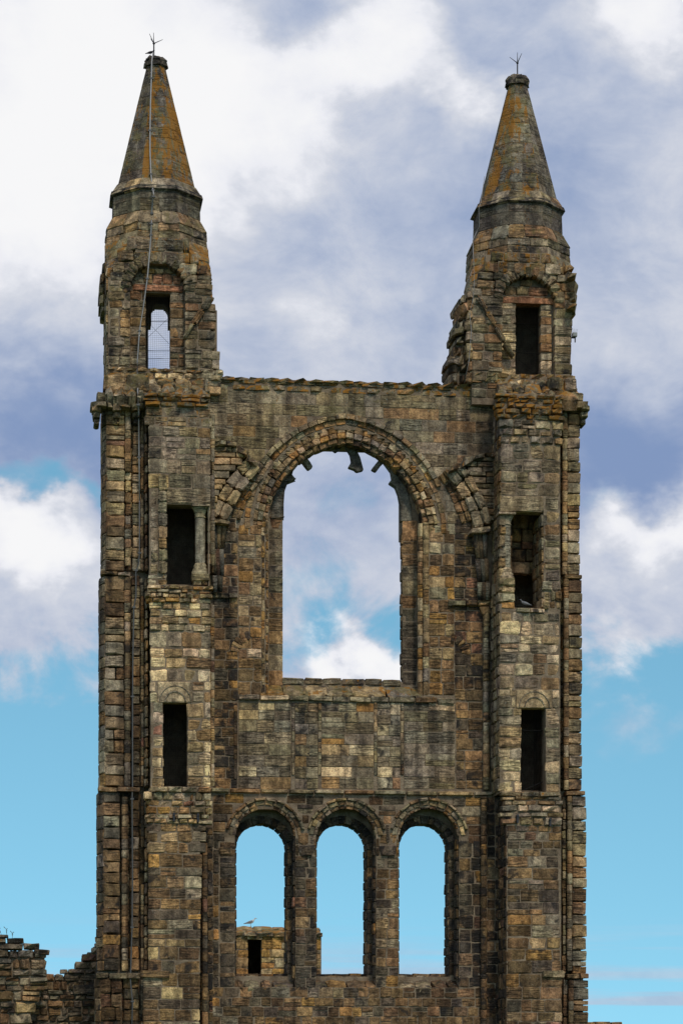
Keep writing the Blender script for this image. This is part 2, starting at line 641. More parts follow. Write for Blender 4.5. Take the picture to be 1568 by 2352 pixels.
def lay(part, Y, ul, ur, vt, vb, pal='tower', holes=(), h=(.24, .34), wd=(.26, .62), soot=(.15, .55), lichen=0., kind='ashlar',
        proud=(0.0, .022), joint=.019, dp=.17, rag=0.0, top=None, name='stone', var=.19, single=False):
    """courses of blocks on the plane Y between pixel columns ul, ur and rows vt..vb; ul/ur/top may be tables (row, column)"""
    umid = 0.5 * ((ul if not isinstance(ul, list) else ul[0][1]) + (ur if not isinstance(ur, list) else ur[0][1]))
    conv = lambda q: (lambda z: X(q, Y)) if not isinstance(q, list) else \
        (lambda tab: (lambda z: interp(tab, z)))(sorted((Z(v, u, Y), X(u, Y)) for v, u in q))
    xl, xr = conv(ul), conv(ur)
    z, z1 = Z(vb, umid, Y), Z(vt, umid, Y)
    ax = face_axes((0, -1, 0))
    toptab = None
    if top:
        toptab = sorted((X(u, Y), Z(v, u, Y)) for v, u in top)
    while z < z1 - 0.03:
        hh = R.uniform(*h)
        if z1 - z - hh < h[0] * .75:
            hh = z1 - z
        if single:
            hh = z1 - z
        zm = z + hh / 2
        segs = [(xl(zm) + R.uniform(-rag, rag), xr(zm) + R.uniform(-rag, rag))]
        for ho in holes:
            b = ho.block(z, z + hh)
            if b:
                ns = []
                for a0, a1 in segs:
                    if b[1] <= a0 or b[0] >= a1:
                        ns.append((a0, a1))
                        continue
                    if b[0] > a0: ns.append((a0, b[0]))
                    if b[1] < a1: ns.append((b[1], a1))
                segs = ns
        for a0, a1 in segs:
            L = a1 - a0
            if L < .045:
                continue
            xs = [a0]
            while a1 - xs[-1] > wd[1]:
                xs.append(xs[-1] + R.uniform(*wd))
                if a1 - xs[-1] < wd[0] * .6:
                    xs[-1] = (xs[-2] + a1) / 2 if len(xs) > 1 else xs[-1]
            xs.append(a1)
            for b0, b1 in zip(xs, xs[1:]):
                if b1 - b0 < .04:
                    continue
                if toptab and zm > interp(toptab, (b0 + b1) / 2):
                    continue
                li = lichen(zm) if callable(lichen) else lichen
                jz = R.uniform(-.012, .012) if kind != 'flat' else 0
                splits = [(z, hh)]
                if not single and hh > .22 and b1 - b0 > .3 and R.random() < (.10 if kind != 'rubble' else .25):
                    q = R.uniform(.4, .6)
                    splits = [(z, hh * q), (z + hh * q, hh * (1 - q))]
                for zz, h2 in splits:
                    put_block(part, ((b0 + b1) / 2, Y - R.uniform(*proud), zz + h2 / 2 + jz), ax, b1 - b0 - joint, h2 - joint, dp,
                              pick(pal, var), R.uniform(*soot), li + (R.uniform(-.08, .08) if li > 0 else 0), kind, name,
                              R.uniform(-.035, .035) if kind in ('worn', 'rubble') else R.uniform(-.012, .012))
        z += hh


def lay_side(part, xw, y0, y1, za, zb, nx=-1, pal='tower', h=(.24, .34), wd=(.25, .5), soot=(.2, .6), lichen=0., kind='ashlar', joint=.02, dp=.15):
    """courses on a plane x = xw facing -x (nx=-1) or +x, between y0 < y1"""
    ax = face_axes((nx, 0, 0))
    z = za
    while z < zb - .03:
        hh = R.uniform(*h)
        if zb - z - hh < h[0] * .75:
            hh = zb - z
        ys = [y0]
        while y1 - ys[-1] > wd[1]:
            ys.append(ys[-1] + R.uniform(*wd))
        if y1 - ys[-1] < .1 and len(ys) > 1:
            ys.pop()
        ys.append(y1)
        for a, b in zip(ys, ys[1:]):
            put_block(part, (xw + nx * R.uniform(0, .03), (a + b) / 2, z + hh / 2), ax, b - a - joint, hh - joint, dp, pick(pal),
                      R.uniform(*soot), lichen, kind)
        z += hh


def ring(part, cx, cz, r0, r1, a0, a1, n, Y, dp, pal, soot=(.1, .5), lichen=0., kind='ashlar', name='voussoir', jit=.012, proud=(0, .025), off=None, skip=0.0):
    """arch stones between radii r0 and r1 from angle a0 to a1 (degrees, 0 = right, 90 = up) on plane Y"""
    cuts = [a0 + (a1 - a0) * (i + (R.uniform(-.12, .12) if 0 < i < n else 0)) / n for i in range(n + 1)]
    for b0, b1 in zip(cuts, cuts[1:]):
        if R.random() < skip:
            continue
        g = math.radians(.0) + .010 / r0
        t0, t1 = math.radians(min(b0, b1)) + g, math.radians(max(b0, b1)) - g
        yy = Y - R.uniform(*proud)
        q0, q1 = r0 + R.uniform(-jit, jit), r1 + R.uniform(-jit, jit)
        P = lambda r, t: (cx + r * math.cos(t), yy, cz + r * math.sin(t))
        warp_stone(part, [P(q0, t1), P(q0, t0), P(q1, t0), P(q1, t1)], dp, pick(pal), R.uniform(*soot), lichen, kind, name)


def soffit(part, cx, cz, r, a0, a1, n, y0, y1, pal, soot=(.3, .8), kind='ashlar', rows=1):
    """stones on the underside of an arch"""
    for i in range(n):
        t0, t1 = math.radians(a0 + (a1 - a0) * i / n + .5), math.radians(a0 + (a1 - a0) * (i + 1) / n - .5)
        for k in range(rows):
            ya, yb = y0 + (y1 - y0) * k / rows + .01, y0 + (y1 - y0) * (k + 1) / rows - .01
            P = lambda t, y: (cx + r * math.cos(t), y, cz + r * math.sin(t))
            warp_stone(part, [P(t0, ya), P(t1, ya), P(t1, yb), P(t0, yb)], .1, pick(pal), R.uniform(*soot), 0, kind)


_drums = {}


def drum_mesh(kind):
    key = (kind, R.randrange(4))
    if key not in _drums:
        rr = random.Random(key[1] * 5 + len(kind))
        prof = {'drum': [(0, .90), (.07, 1), (.5, 1.02), (.93, 1), (1, .90)], 'shaft': [(0, .98), (.02, 1), (.5, 1), (.98, 1), (1, .98)],
                'capital': [(0, 1.08), (.06, 1.14), (.12, 1.0), (.35, 1.08), (.6, 1.35), (.78, 1.62), (.8, 1.78), (1, 1.8), (1.0, 0.1)],
                'base': [(0, 1.7), (.3, 1.7), (.32, 1.5), (.5, 1.55), (.62, 1.25), (.8, 1.32), (1, 1.02)]}[kind]
        n = 12
        vs_, fs_ = [], []
        for z, r in prof:
            for k in range(n):
                q = r * (1 + rr.uniform(-.05, .05) * (kind == 'drum'))
                vs_.append((q * math.cos(2 * math.pi * k / n), q * math.sin(2 * math.pi * k / n), z))
        for i in range(len(prof) - 1):
            for k in range(n):
                k2 = (k + 1) % n
                fs_.append((i * n + k, i * n + k2, (i + 1) * n + k2, (i + 1) * n + k))
        fs_.append(tuple(reversed(range(n))))
        fs_.append(tuple(range((len(prof) - 1) * n, len(prof) * n)))
        me = bpy.data.meshes.new(kind)
        me.from_pydata(vs_, [], fs_)
        me.materials.append(STONE)
        me.polygons.foreach_set('use_smooth', [True] * len(me.polygons))
        _drums[key] = me
    return _drums[key]


def put_drum(part, x, y, z, r, ht, pal, soot=.3, lichen=0., kind='drum', name='drum'):
    o = new_obj(name, drum_mesh(kind), part)
    o.location = Vector((x, y, z)) - BASE[part.name]
    o.scale = (r, r, ht)
    o.rotation_euler.z = R.uniform(0, 6)
    finish(o, part, pick(pal), soot, lichen)
    return o


def shaft(part, u, v0, v1, Y, rpx, pal='tower', soot=(.1, .5), h=(.22, .36), lichen=0., skip=0.0, lean=0.0):
    """engaged shaft of stacked drums at pixel column u between rows v0 (top) and v1"""
    rr = rpx * 0.01154
    za, zb = Z(v1, u, Y), Z(v0, u, Y)
    z = za
    while z < zb - .05:
        hh = min(R.uniform(*h), zb - z)
        if R.random() >= skip:
            k = R.uniform(.93, 1.06)
            put_drum(part, X(u, Y) + lean * (z - za), Y + R.uniform(-.012, .012), z + .006, rr * k, hh - .012, pal, R.uniform(*soot), lichen)
        z += hh


def course(part, u0, u1, v0, v1, Y, proud, pal='greywall', wd=(.45, .9), soot=(.2, .55), lichen=.1, kind='worn', dp=.3, rag=0.):
    """string course: long low projecting blocks"""
    lay(part, Y - proud, u0, u1, v0, v1, pal, h=(.05, .1), wd=wd, soot=soot, lichen=lichen, kind=kind, proud=(0, .03), dp=dp, rag=rag, single=True,
        name='string_stone')


def slope(part, u0, u1, Yt, vt, Yb, vb, rows, pal, wd=(.3, .7), soot=(.2, .6), lichen=.3, kind='worn', dp=.2):
    """inclined face from (Yt, row vt) down to (Yb, row vb)"""
    um = (u0 + u1) / 2
    zt, zb = Z(vt, um, Yt), Z(vb, um, Yb)
    for i in range(rows):
        f0, f1 = i / rows, (i + 1) / rows
        ya, yb = Yb + (Yt - Yb) * f0, Yb + (Yt - Yb) * f1
        za, zbb = zb + (zt - zb) * f0, zb + (zt - zb) * f1
        x, x1 = X(u0, (ya + yb) / 2), X(u1, (ya + yb) / 2)
        while x < x1 - .05:
            w_ = R.uniform(*wd)
            if x1 - x - w_ < wd[0] * .6:
                w_ = x1 - x
            g = .01
            dy = R.uniform(-.03, .03) if kind == 'rubble' else R.uniform(-.008, .008)
            warp_stone(part, [(x + g, ya + dy, za + g), (x + w_ - g, ya + dy, za + g), (x + w_ - g, yb + dy, zbb - g), (x + g, yb + dy, zbb - g)], dp,
                       pick(pal), R.uniform(*soot), lichen + R.uniform(-.1, .1), kind)
            x += w_


def quadpx(part, pts, Y, dp, pal, soot=.3, lichen=0., kind='worn', name='stone'):
    """stone whose front corners are given as (column, row) on plane Y, counter-clockwise from lower left"""
    warp_stone(part, [PT(u, v, Y) for u, v in pts], dp, pal if isinstance(pal, tuple) else pick(pal), soot, lichen, kind, name)



def strip_core(mb, x0, x1, z0, z1, y0, y1, holes=(), dz=.1, grow=.018):
    """solid wall core cut by openings, in thin level layers"""
    z = z0
    while z < z1 - 1e-4:
        zt = min(z + dz, z1)
        segs = [(x0, x1)]
        for ho in holes:
            b = ho.block(z, zt)
            if b:
                b = (b[0] - grow, b[1] + grow)
                ns = []
                for a0, a1 in segs:
                    if b[1] <= a0 or b[0] >= a1:
                        ns.append((a0, a1)); continue
                    if b[0] > a0: ns.append((a0, b[0]))
                    if b[1] < a1: ns.append((b[1], a1))
                segs = ns
        for a0, a1 in segs:
            mb.box(a0, a1, y0, y1, z, zt)
        z = zt


# ------------------------------------------------------------------ ground
gm = MB()
NG, SZ = 24, 4000.0
for i in range(NG + 1):
    for j in range(NG + 1):
        gm.v.append(Vector((-SZ + 2 * SZ * i / NG, -SZ + 2 * SZ * j / NG, 0)))
for i in range(NG):
    for j in range(NG):
        a = i * (NG + 1) + j
        gm.f.append((a, a + NG + 1, a + NG + 2, a + 1))
tag(gm.build('ground', GRASS, None), kind='structure')

# ================================================================== gable wall
gable = thing('ruined_gable', (X(797, 0), 0.6, 0), 'tall roofless stone gable wall with one great arched window above three lancets', 'gable')
GX0, GX1 = X(452, 0), X(1168, 0)
zt_g = Z(877, 797, 0)
zspr = Z(1221, 797, 0)
zstr1 = Z(1610, 797, 0)
zstr2 = Z(1817, 797, 0)
zsill = Z(2268, 797, 0)
M = .01154
wcx = X(794, 0)
ac_z = zspr
OFF = 25 * M


def pointed(r):
    return lambda z: math.sqrt(max(0, r * r - max(0, z - ac_z) ** 2)) - OFF


rA = 205 * M
rA2 = 237 * M
hA = Hole(wcx, Z(1597, 797, 0), ac_z + math.sqrt(rA2 ** 2 - OFF ** 2), lambda z: rA - OFF if z < ac_z else pointed(rA2)(z))
zA = ac_z + math.sqrt(rA ** 2 - OFF ** 2)
xBl, xBr = X(650, .5), X(923, .5)
cB, hwB = (xBl + xBr) / 2, (xBr - xBl) / 2
rB = 203 * M
zcusp = Z(1135, 784, .5)
ptB = pointed(rB)
hB = Hole(wcx, Z(1560, 784, .5), zA - .02, lambda z: hwB if z < zcusp else max(hwB, ptB(z)))
hB.cx = cB
lan = []
for ua, ub in ((541, 677), (727, 862), (916, 1052)):
    fa = arch_hole(ua, ub, 1857, 2268, 0.0)
    um = (ua + ub) / 2
    cx = fa.cx
    rb = .685
    zb_t = Z(1897, um - 13, 1.2)
    cx -= .045
    lan.append((fa, Hole(cx, Z(2240, um, 1.0), zb_t, (lambda r, zt_: (lambda z: r if z < zt_ - r else math.sqrt(max(0, r * r - (z - zt_ + r) ** 2))))(rb, zb_t)), cx, rb, zb_t))


def gpart(name, z0, z1):
    mb = MB()
    ha = [hA] + [q[0] for q in lan]
    hb = [hB] + [q[1] for q in lan]
    strip_core(mb, GX0, GX1, z0, z1, .004, .5, ha)
    strip_core(mb, GX0, GX1, z0, z1, .5, .8 if name == 'window_bay' else 1.25, hb)
    return mb.build(name, MORTAR, gable)


upper = gpart('upper_wall', zspr, zt_g)
bay = gpart('window_bay', zstr1, zspr)
panel = gpart('blind_panel', zstr2, zstr1)
arcade = gpart('lancet_arcade', zsill, zstr2)
lower = gpart('lower_wall', 0, zsill)

# --- upper wall: fine grey ashlar, coping with lichen
rH = 262 * M
hood = Hole(wcx, 0, ac_z + math.sqrt(rH ** 2 - OFF ** 2), pointed(rH))
lay(upper, 0, 472, 1140, 903, 1221, 'upper', [hood], h=(.25, .34), wd=(.35, .85), soot=(.1, .42), lichen=lambda z: max(.0, .45 - (zt_g - z) * .22),
    kind='flat', joint=.010, proud=(0, .018), var=.14)
lay(upper, 0, 480, 1100, 879, 904, 'upper', h=(.13, .17), wd=(.3, .7), lichen=.75, dp=.6, kind='worn', soot=(.1, .4))
for u in range(505, 1085, 34):
    put_block(upper, (X(u + 17, .0), -.03, zt_g - .03), face_axes((0, -1, .0)), .395, .09 + R.uniform(-.03, .04), 1.25, pick('upper'), .4, .7, 'worn')

# --- great window arch
am = MB()
pts_o, pts_i = [], []
NA = 26
ra, rb_ = 206 * M, 266 * M
for k in range(NA + 1):
    t = k / NA
    for lst, r in ((pts_o, rb_), (pts_i, ra)):
        tm = math.acos(OFF / r)
        if t <= .5:
            th = tm * (t / .5)
            lst.append((wcx - OFF + r * math.cos(th), ac_z + r * math.sin(th)))
        else:
            th = tm * ((1 - t) / .5)
            lst.append((wcx + OFF - r * math.cos(th), ac_z + r * math.sin(th)))
am.prism(pts_o + pts_i[::-1], [], .13, .45)
arch = am.build('window_arch', MORTAR, gable)


def two_ring(part, r0, r1, n, Y, dp, pal, lo=0.0, **kw):
    tm = math.degrees(math.acos(OFF / ((r0 + r1) / 2)))
    ring(part, wcx - OFF, ac_z, r0, r1, lo, tm, n, Y, dp, pal, **kw)
    ring(part, wcx + OFF, ac_z, r0, r1, 180 - tm, 180 - lo, n, Y, dp, pal, **kw)


two_ring(arch, 259 * M, 270 * M, 12, -.11, .2, 'turret', lo=24, soot=(.15, .45), lichen=.3, kind='ashlar', jit=.010, name='hood_stone')
two_ring(arch, 247 * M, 259 * M, 15, -.01, .22, 'arch', soot=(.05, .4), jit=.008)
two_ring(arch, 230 * M, 247 * M, 16, .04, .25, 'arch', soot=(.05, .45), jit=.012, kind='worn')
two_ring(arch, 217 * M, 230 * M, 16, .00, .25, 'arch', soot=(.1, .5), jit=.015, kind='worn')
two_ring(arch, 205 * M, 217 * M, 15, .08, .30, 'jamb', soot=(.2, .6), jit=.03, kind='rubble')
for s in (-1, 1):
    tm = math.degrees(math.acos(OFF / rA))
    if s < 0:
        soffit(arch, wcx - OFF, ac_z, rA, 8, tm, 11, .1, .5, 'jamb', rows=1)
    else:
        soffit(arch, wcx + OFF, ac_z, rA, 180 - tm, 172, 11, .1, .5, 'jamb', rows=1)
# remains of the tracery
TR = (.20, .185, .16)


def tracery(pts, Y, th, soot=.35):
    mb = MB()
    mb.prism([(X(u, Y), Z(v, u, Y)) for u, v in pts], [], Y - th / 2, Y + th / 2)
    o = mb.build('tracery_fragment', STONE, arch)
    o.color = (TR[0], TR[1], TR[2], soot)
    o['lichen'] = 0.0
    bv = o.modifiers.new('bevel', 'BEVEL')
    bv.width = .035
    bv.segments = 2
    return o


tracery([(690, 1060), (701, 1049), (712, 1063), (718, 1074), (707, 1082), (698, 1071)], .62, .22)
tracery([(875, 1050), (884, 1060), (874, 1070), (862, 1086), (851, 1080), (862, 1066)], .62, .22)
tracery([(790, 1010), (806, 1022), (818, 1036), (826, 1052), (834, 1082), (818, 1086), (812, 1080), (798, 1075), (806, 1062), (803, 1046), (793, 1030), (784, 1014)], .62, .24)
tracery([(757, 1018), (790, 1012), (784, 1030), (770, 1041), (762, 1034)], .62, .24)
tracery([(624, 1190), (650, 1190), (650, 1160), (652, 1132), (660, 1110), (676, 1102), (668, 1092), (672, 1078), (690, 1056), (680, 1052), (650, 1096), (632, 1130), (625, 1160)], .62, .30)
tracery([(944, 1200), (918, 1200), (918, 1165), (913, 1138), (906, 1120), (891, 1110), (899, 1103), (896, 1085), (876, 1058), (888, 1056), (912, 1090), (934, 1130), (943, 1165)], .62, .30)

# --- window bay: splayed jambs, dark outer strips, tracery frame, sill
lay(bay, 0, 547, 601, 1205, 1597, 'jamb', h=(.25, .36), wd=(.24, .5), soot=(.1, .5))
shaft(bay, 604, 1198, 1597, .03, 4.5, 'jamb', (.3, .7), h=(.2, .34))
lay(bay, .0, 608, 617, 1195, 1597, 'jamb', h=(.16, .30), wd=(.2, .4), soot=(.3, .7), kind='worn', proud=(-.015, .05), dp=.3)
lay(bay, 0, 985, 1043, 1215, 1597, 'jamb', h=(.25, .36), wd=(.24, .5), soot=(.05, .4))
for uu in (965.5, 978):
    shaft(bay, uu, 1200, 1597, .05 if uu > 970 else .16, 7.5, 'arch', (.05, .4), h=(.28, .4))
lay(bay, .5, 617, 650, 1185, 1575, 'frame', h=(.26, .42), wd=(.5, .8), soot=(.15, .5), proud=(0, .02), kind='flat')
lay(bay, .5, 923, 958, 1195, 1575, 'frame', h=(.26, .42), wd=(.5, .8), soot=(.15, .5), proud=(0, .02), kind='flat')
lay_side(bay, xBr, .5, .78, Z(1560, 919, .5), Z(1150, 919, .5), -1, 'frame', h=(.28, .4), wd=(.4, .7))
# side strips
lay(bay, -.004, 489, 547, 1190, 1610, 'darkside', h=(.22, .34), wd=(.22, .5), soot=(.42, .78))
lay(bay, -.004, 1043, 1108, 1190, 1610, 'darkside', h=(.22, .34), wd=(.22, .5), soot=(.42, .78))
course(bay, 487, 546, 1361, 1374, 0, .12, 'greywall', wd=(.3, .5))
course(bay, 1030, 1126, 1378, 1392, 0, .14, 'greywall', wd=(.3, .5), kind='rubble')
# relieving arches traced in the masonry
ring(bay, X(578, 0), Z(1500, 578, 0), .34, .58, 95, 178, 5, -.03, .14, 'darkside', kind='worn')
ring(bay, X(1032, 0), Z(1505, 1032, 0), .34, .58, 2, 88, 5, -.03, .14, 'darkside', kind='worn')
# sill of the great window
course(bay, 648, 921, 1558, 1574, .5, .02, 'upper', wd=(.4, .7), lichen=.35, dp=.3)
slope(bay, 590, 1000, .45, 1574, -.05, 1598, 1, 'panel', wd=(.5, .9), lichen=.3)
course(bay, 548, 1044, 1599, 1612, 0, .07, 'panel', wd=(.4, .8), lichen=.3, soot=(.3, .6))

# springers of the lost vault on both sides of the window
def rib(part, path, wid, Y, pal, n):
    """thick curved rib; path of (column, row)"""
    pts = [PT(u, v, Y) for u, v in path]
    L = [0]
    for a, b in zip(pts, pts[1:]):
        L.append(L[-1] + (b - a).length)

    def at(s):
        for i in range(len(pts) - 1):
            if s <= L[i + 1] or i == len(pts) - 2:
                f = (s - L[i]) / (L[i + 1] - L[i])
                return pts[i].lerp(pts[i + 1], f), (pts[i + 1] - pts[i]).normalized()
    for k in range(n):
        (a, da), (b, db) = at(L[-1] * k / n + .012), at(L[-1] * (k + 1) / n - .012)
        na, nb = Vector((da.z, 0, -da.x)), Vector((db.z, 0, -db.x))
        c = pick(pal)
        sgn = 1
        for q0, q1, dy in ((-1, .1, .05), (.1, 1, -.03)):
            o = Vector((0, dy, 0))
            A, B = a + na * wid * q0, a + na * wid * q1
            C, D_ = b + nb * wid * q1, b + nb * wid * q0
            warp_stone(part, [A + o, B + o, C + o, D_ + o], .28, c, R.uniform(.15, .45), 0.03, 'worn', 'rib_stone')


rib(bay, [(500, 1186), (522, 1142), (548, 1102), (584, 1062)], .24, -.32, 'greywall', 4)
rib(bay, [(1112, 1206), (1094, 1156), (1070, 1110), (1040, 1072)], .24, -.32, 'greywall', 4)
rib(bay, [(541, 1192), (556, 1150), (580, 1110), (600, 1086)], .12, -.08, 'arch', 5)
rib(bay, [(1072, 1200), (1056, 1150), (1038, 1114), (1016, 1084)], .16, -.12, 'tower', 5)
# vault wall filling above the springers
lay(bay, -.30, 490, [(1014, 556), (1050, 566), (1090, 528), (1130, 505), (1165, 496)], 1026, 1168, 'greywall', h=(.12, .2), wd=(.3, .6), soot=(.05, .4), dp=.34, lichen=.05)
lay(bay, -.30, [(1040, 1062), (1085, 1075), (1130, 1098), (1180, 1118)], 1140, 1048, 1195, 'greywall', h=(.12, .2), wd=(.3, .6), soot=(.05, .4), dp=.34, lichen=.05)
for pts in ([(492, 1024), (520, 1022), (520, 1012), (494, 1013)], [(520, 1024), (545, 1026), (545, 1013), (520, 1012)],
            [(545, 1036), (566, 1048), (572, 1038), (548, 1018)], [(566, 1058), (590, 1074), (594, 1062), (572, 1040)],
            [(1128, 1050), (1140, 1050), (1140, 1038), (1112, 1040)], [(1085, 1056), (1115, 1050), (1112, 1038), (1092, 1046)],
            [(1058, 1076), (1086, 1060), (1088, 1046), (1062, 1056)], [(1030, 1086), (1056, 1076), (1060, 1060), (1036, 1068)]):
    quadpx(bay, pts, -.42, .5, 'turret', R.uniform(.4, .8), .3, 'rubble')
# capitals and shafts carrying the springers
for (pts, Y) in (([(474, 1200), (528, 1206), (530, 1196), (474, 1186)], -.48), ([(1079, 1226), (1126, 1222), (1126, 1208), (1084, 1212)], -.48)):
    quadpx(bay, pts, Y, .5, 'turret', .55, .15, 'rubble', 'capital')
for u0, u1, v0, v1, l in ((492, 497, 1204, 1262, 0), (503, 503, 1204, 1262, 0), (514, 511, 1206, 1258, 0), (500, 502, 1262, 1322, 0), (508, 510, 1262, 1322, 0), (492, 494, 1262, 1318, 0),
                          (494, 494, 1322, 1360, 0), (506, 506, 1322, 1360, 0),
                          (1090, 1098, 1226, 1282, 0), (1101, 1106, 1226, 1284, 0), (1113, 1113, 1226, 1280, 0), (1096, 1100, 1284, 1336, 0), (1106, 1110, 1284, 1338, 0), (1116, 1117, 1284, 1334, 0),
                          (1101, 1101, 1338, 1378, 0), (1111, 1111, 1338, 1378, 0), (1119, 1119, 1338, 1378, 0)):
    b, t = PT(u1, v1, -.2), PT(u0, v0, -.26)
    mb = MB()
    mb.tube([b, b.lerp(t, .5), t], [.058, .066, .074], 8)
    o = mb.build('respond_shaft', STONE, bay, True)
    c = pick('darkside' if R.random() < .6 else 'greywall')
    o.color = (c[0], c[1], c[2], .4)
    o['lichen'] = 0.0

# --- blind panel of grey ashlar in five fields
for u0, u1, Y, pal, st in ((548, 668, 0, 'panel', (.05, .4)), (672, 735, -.005, 'panel', (.35, .6)), (738, 858, 0, 'panel', (.2, .5)), (861, 924, -.005, 'panel', (.3, .6)), (927, 1044, 0, 'panel', (.05, .35))):
    nar = u1 - u0 < 80
    lay(panel, Y, u0 + (5 if nar else 0), u1 - (5 if nar else 0), 1614, 1812, pal, h=(.26, .32), wd=(.26, .45) if nar else (.45, .85), soot=st, kind='flat', joint=.014, proud=(0, .03))
    if nar:
        for uu in (u0 + 1, u1 - 1):
            shaft(panel, uu, 1614, 1780, .0, 4.0, 'panel', (.3, .6), h=(.25, .34))
lay(panel, -.004, 489, 546, 1612, 1812, 'darkside', h=(.22, .32), wd=(.22, .5), soot=(.45, .8))
lay(panel, -.004, 1046, 1108, 1612, 1812, 'darkside', h=(.22, .32), wd=(.22, .5), soot=(.35, .75))
shaft(panel, 541, 1620, 1790, -.0, 4.5, 'darkside', (.2, .5))
course(panel, 484, 1132, 1813, 1825, 0, .10, 'greywall', wd=(.5, 1.0), lichen=.12, soot=(.15, .45), kind='roll')

# --- lancets
holesH = [Hole(q[0].cx, q[0].z0, q[0].z1 + .30, (lambda h, q_: (lambda z: (.78 + .02 if z < q_.z1 - .78 else math.sqrt(max(0, 1.06 ** 2 - (z - (q_.z1 - .78)) ** 2)))))(0, q[0])) for q in lan]
lay(arcade, 0, 489, 1108, 1827, 1935, 'lowwall', holesH, h=(.22, .3), wd=(.3, .6), soot=(.1, .5))
for i, (fa, fb, cxb, rb, zbt) in enumerate(lan):
    r = .78
    cx = fa.cx
    zc = fa.z1 - r
    pl = 'lancet' if i != 1 else 'towerlow'
    ring(arcade, cx, zc, .985, 1.07, 12, 168, 10, -.10, .2, 'turret', soot=(.2, .6), kind='roll', name='hood_stone')
    ring(arcade, cx, zc, .87, .98, 4, 176, 12, -.02, .22, 'tower', soot=(.15, .6))
    ring(arcade, cx, zc, .775, .87, 4, 176, 12, .02, .22, 'towerlow', soot=(.15, .65))
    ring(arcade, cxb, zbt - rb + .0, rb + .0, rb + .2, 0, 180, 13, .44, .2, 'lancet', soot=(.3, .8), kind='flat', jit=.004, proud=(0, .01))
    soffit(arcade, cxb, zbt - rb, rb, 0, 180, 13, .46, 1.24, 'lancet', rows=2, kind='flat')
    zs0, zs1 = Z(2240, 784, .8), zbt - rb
    lay_side(arcade, cxb + rb, .5, 1.24, zs0, zs1, -1, 'lancet', h=(.22, .33), wd=(.22, .4), soot=(.3, .75))  # stained reveal, with its shade away from the sun put into the colour
    lay_side(arcade, cx + r - .01, .05, .48, zs0 - .1, fa.z1 - r, -1, 'lancet', h=(.26, .36), wd=(.3, .6), soot=(.35, .8))  # same painted shade on the front order of the reveal
    # inner order, facing the viewer at half depth
    um = (541 + 677) / 2 + i * 187
    ax = face_axes((0, -1, 0))
    z = zs0
    while z < zs1:
        hh = min(R.uniform(.24, .34), zs1 - z)
        if hh > .05:
            for s in (-1, 1):
                put_block(arcade, ((cxb + s * rb + cx + s * r) / 2, .47, z + hh / 2), ax, max(.06, abs(cxb + s * rb - cx - s * r)) + .01, hh - .02, .2, pick('lancet'), R.uniform(.3, .7), 0, 'ashlar')
        z += hh
    # sloping sill
    slope(arcade, um - 76, um + 66, .95, 2238, .0, 2268, 1, 'lowwall', wd=(.3, .6), lichen=.1)
    lay(arcade, .92, um - 70, um + 55, 2236, 2252, 'lowwall', single=True, wd=(.3, .5), soot=(.4, .7), dp=.3)
# piers and outer jambs
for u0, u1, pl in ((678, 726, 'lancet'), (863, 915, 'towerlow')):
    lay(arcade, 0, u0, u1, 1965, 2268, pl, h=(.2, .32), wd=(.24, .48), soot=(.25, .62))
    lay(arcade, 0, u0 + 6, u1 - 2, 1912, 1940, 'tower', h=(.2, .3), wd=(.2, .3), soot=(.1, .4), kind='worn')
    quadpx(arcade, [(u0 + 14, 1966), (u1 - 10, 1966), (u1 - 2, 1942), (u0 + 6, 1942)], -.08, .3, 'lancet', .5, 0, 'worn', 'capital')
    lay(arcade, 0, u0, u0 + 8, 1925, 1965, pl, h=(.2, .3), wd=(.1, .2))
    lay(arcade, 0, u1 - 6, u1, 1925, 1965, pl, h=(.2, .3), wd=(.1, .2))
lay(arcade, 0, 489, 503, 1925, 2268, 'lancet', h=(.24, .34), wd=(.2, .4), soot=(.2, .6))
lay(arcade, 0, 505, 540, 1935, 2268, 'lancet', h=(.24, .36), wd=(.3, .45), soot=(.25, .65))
lay(arcade, 0, 1053, 1105, 1930, 2268, 'lancet', h=(.24, .36), wd=(.26, .45), soot=(.4, .8))  # stained jamb, deepened by tower-corner shade put into the colour
quadpx(arcade, [(505, 1962), (533, 1962), (533, 1946), (503, 1946)], -.06, .25, 'lancet', .6, 0, 'worn', 'capital')
# --- wall under the lancets
lay(lower, 0, 480, 1140, 2268, 2400, 'lowwall', h=(.22, .3), wd=(.25, .5), soot=(.2, .55))

# ================================================================== towers
YO, YC, YT = -.6, -1.1, -.20            # outer buttress plane, projecting core plane, turret front plane


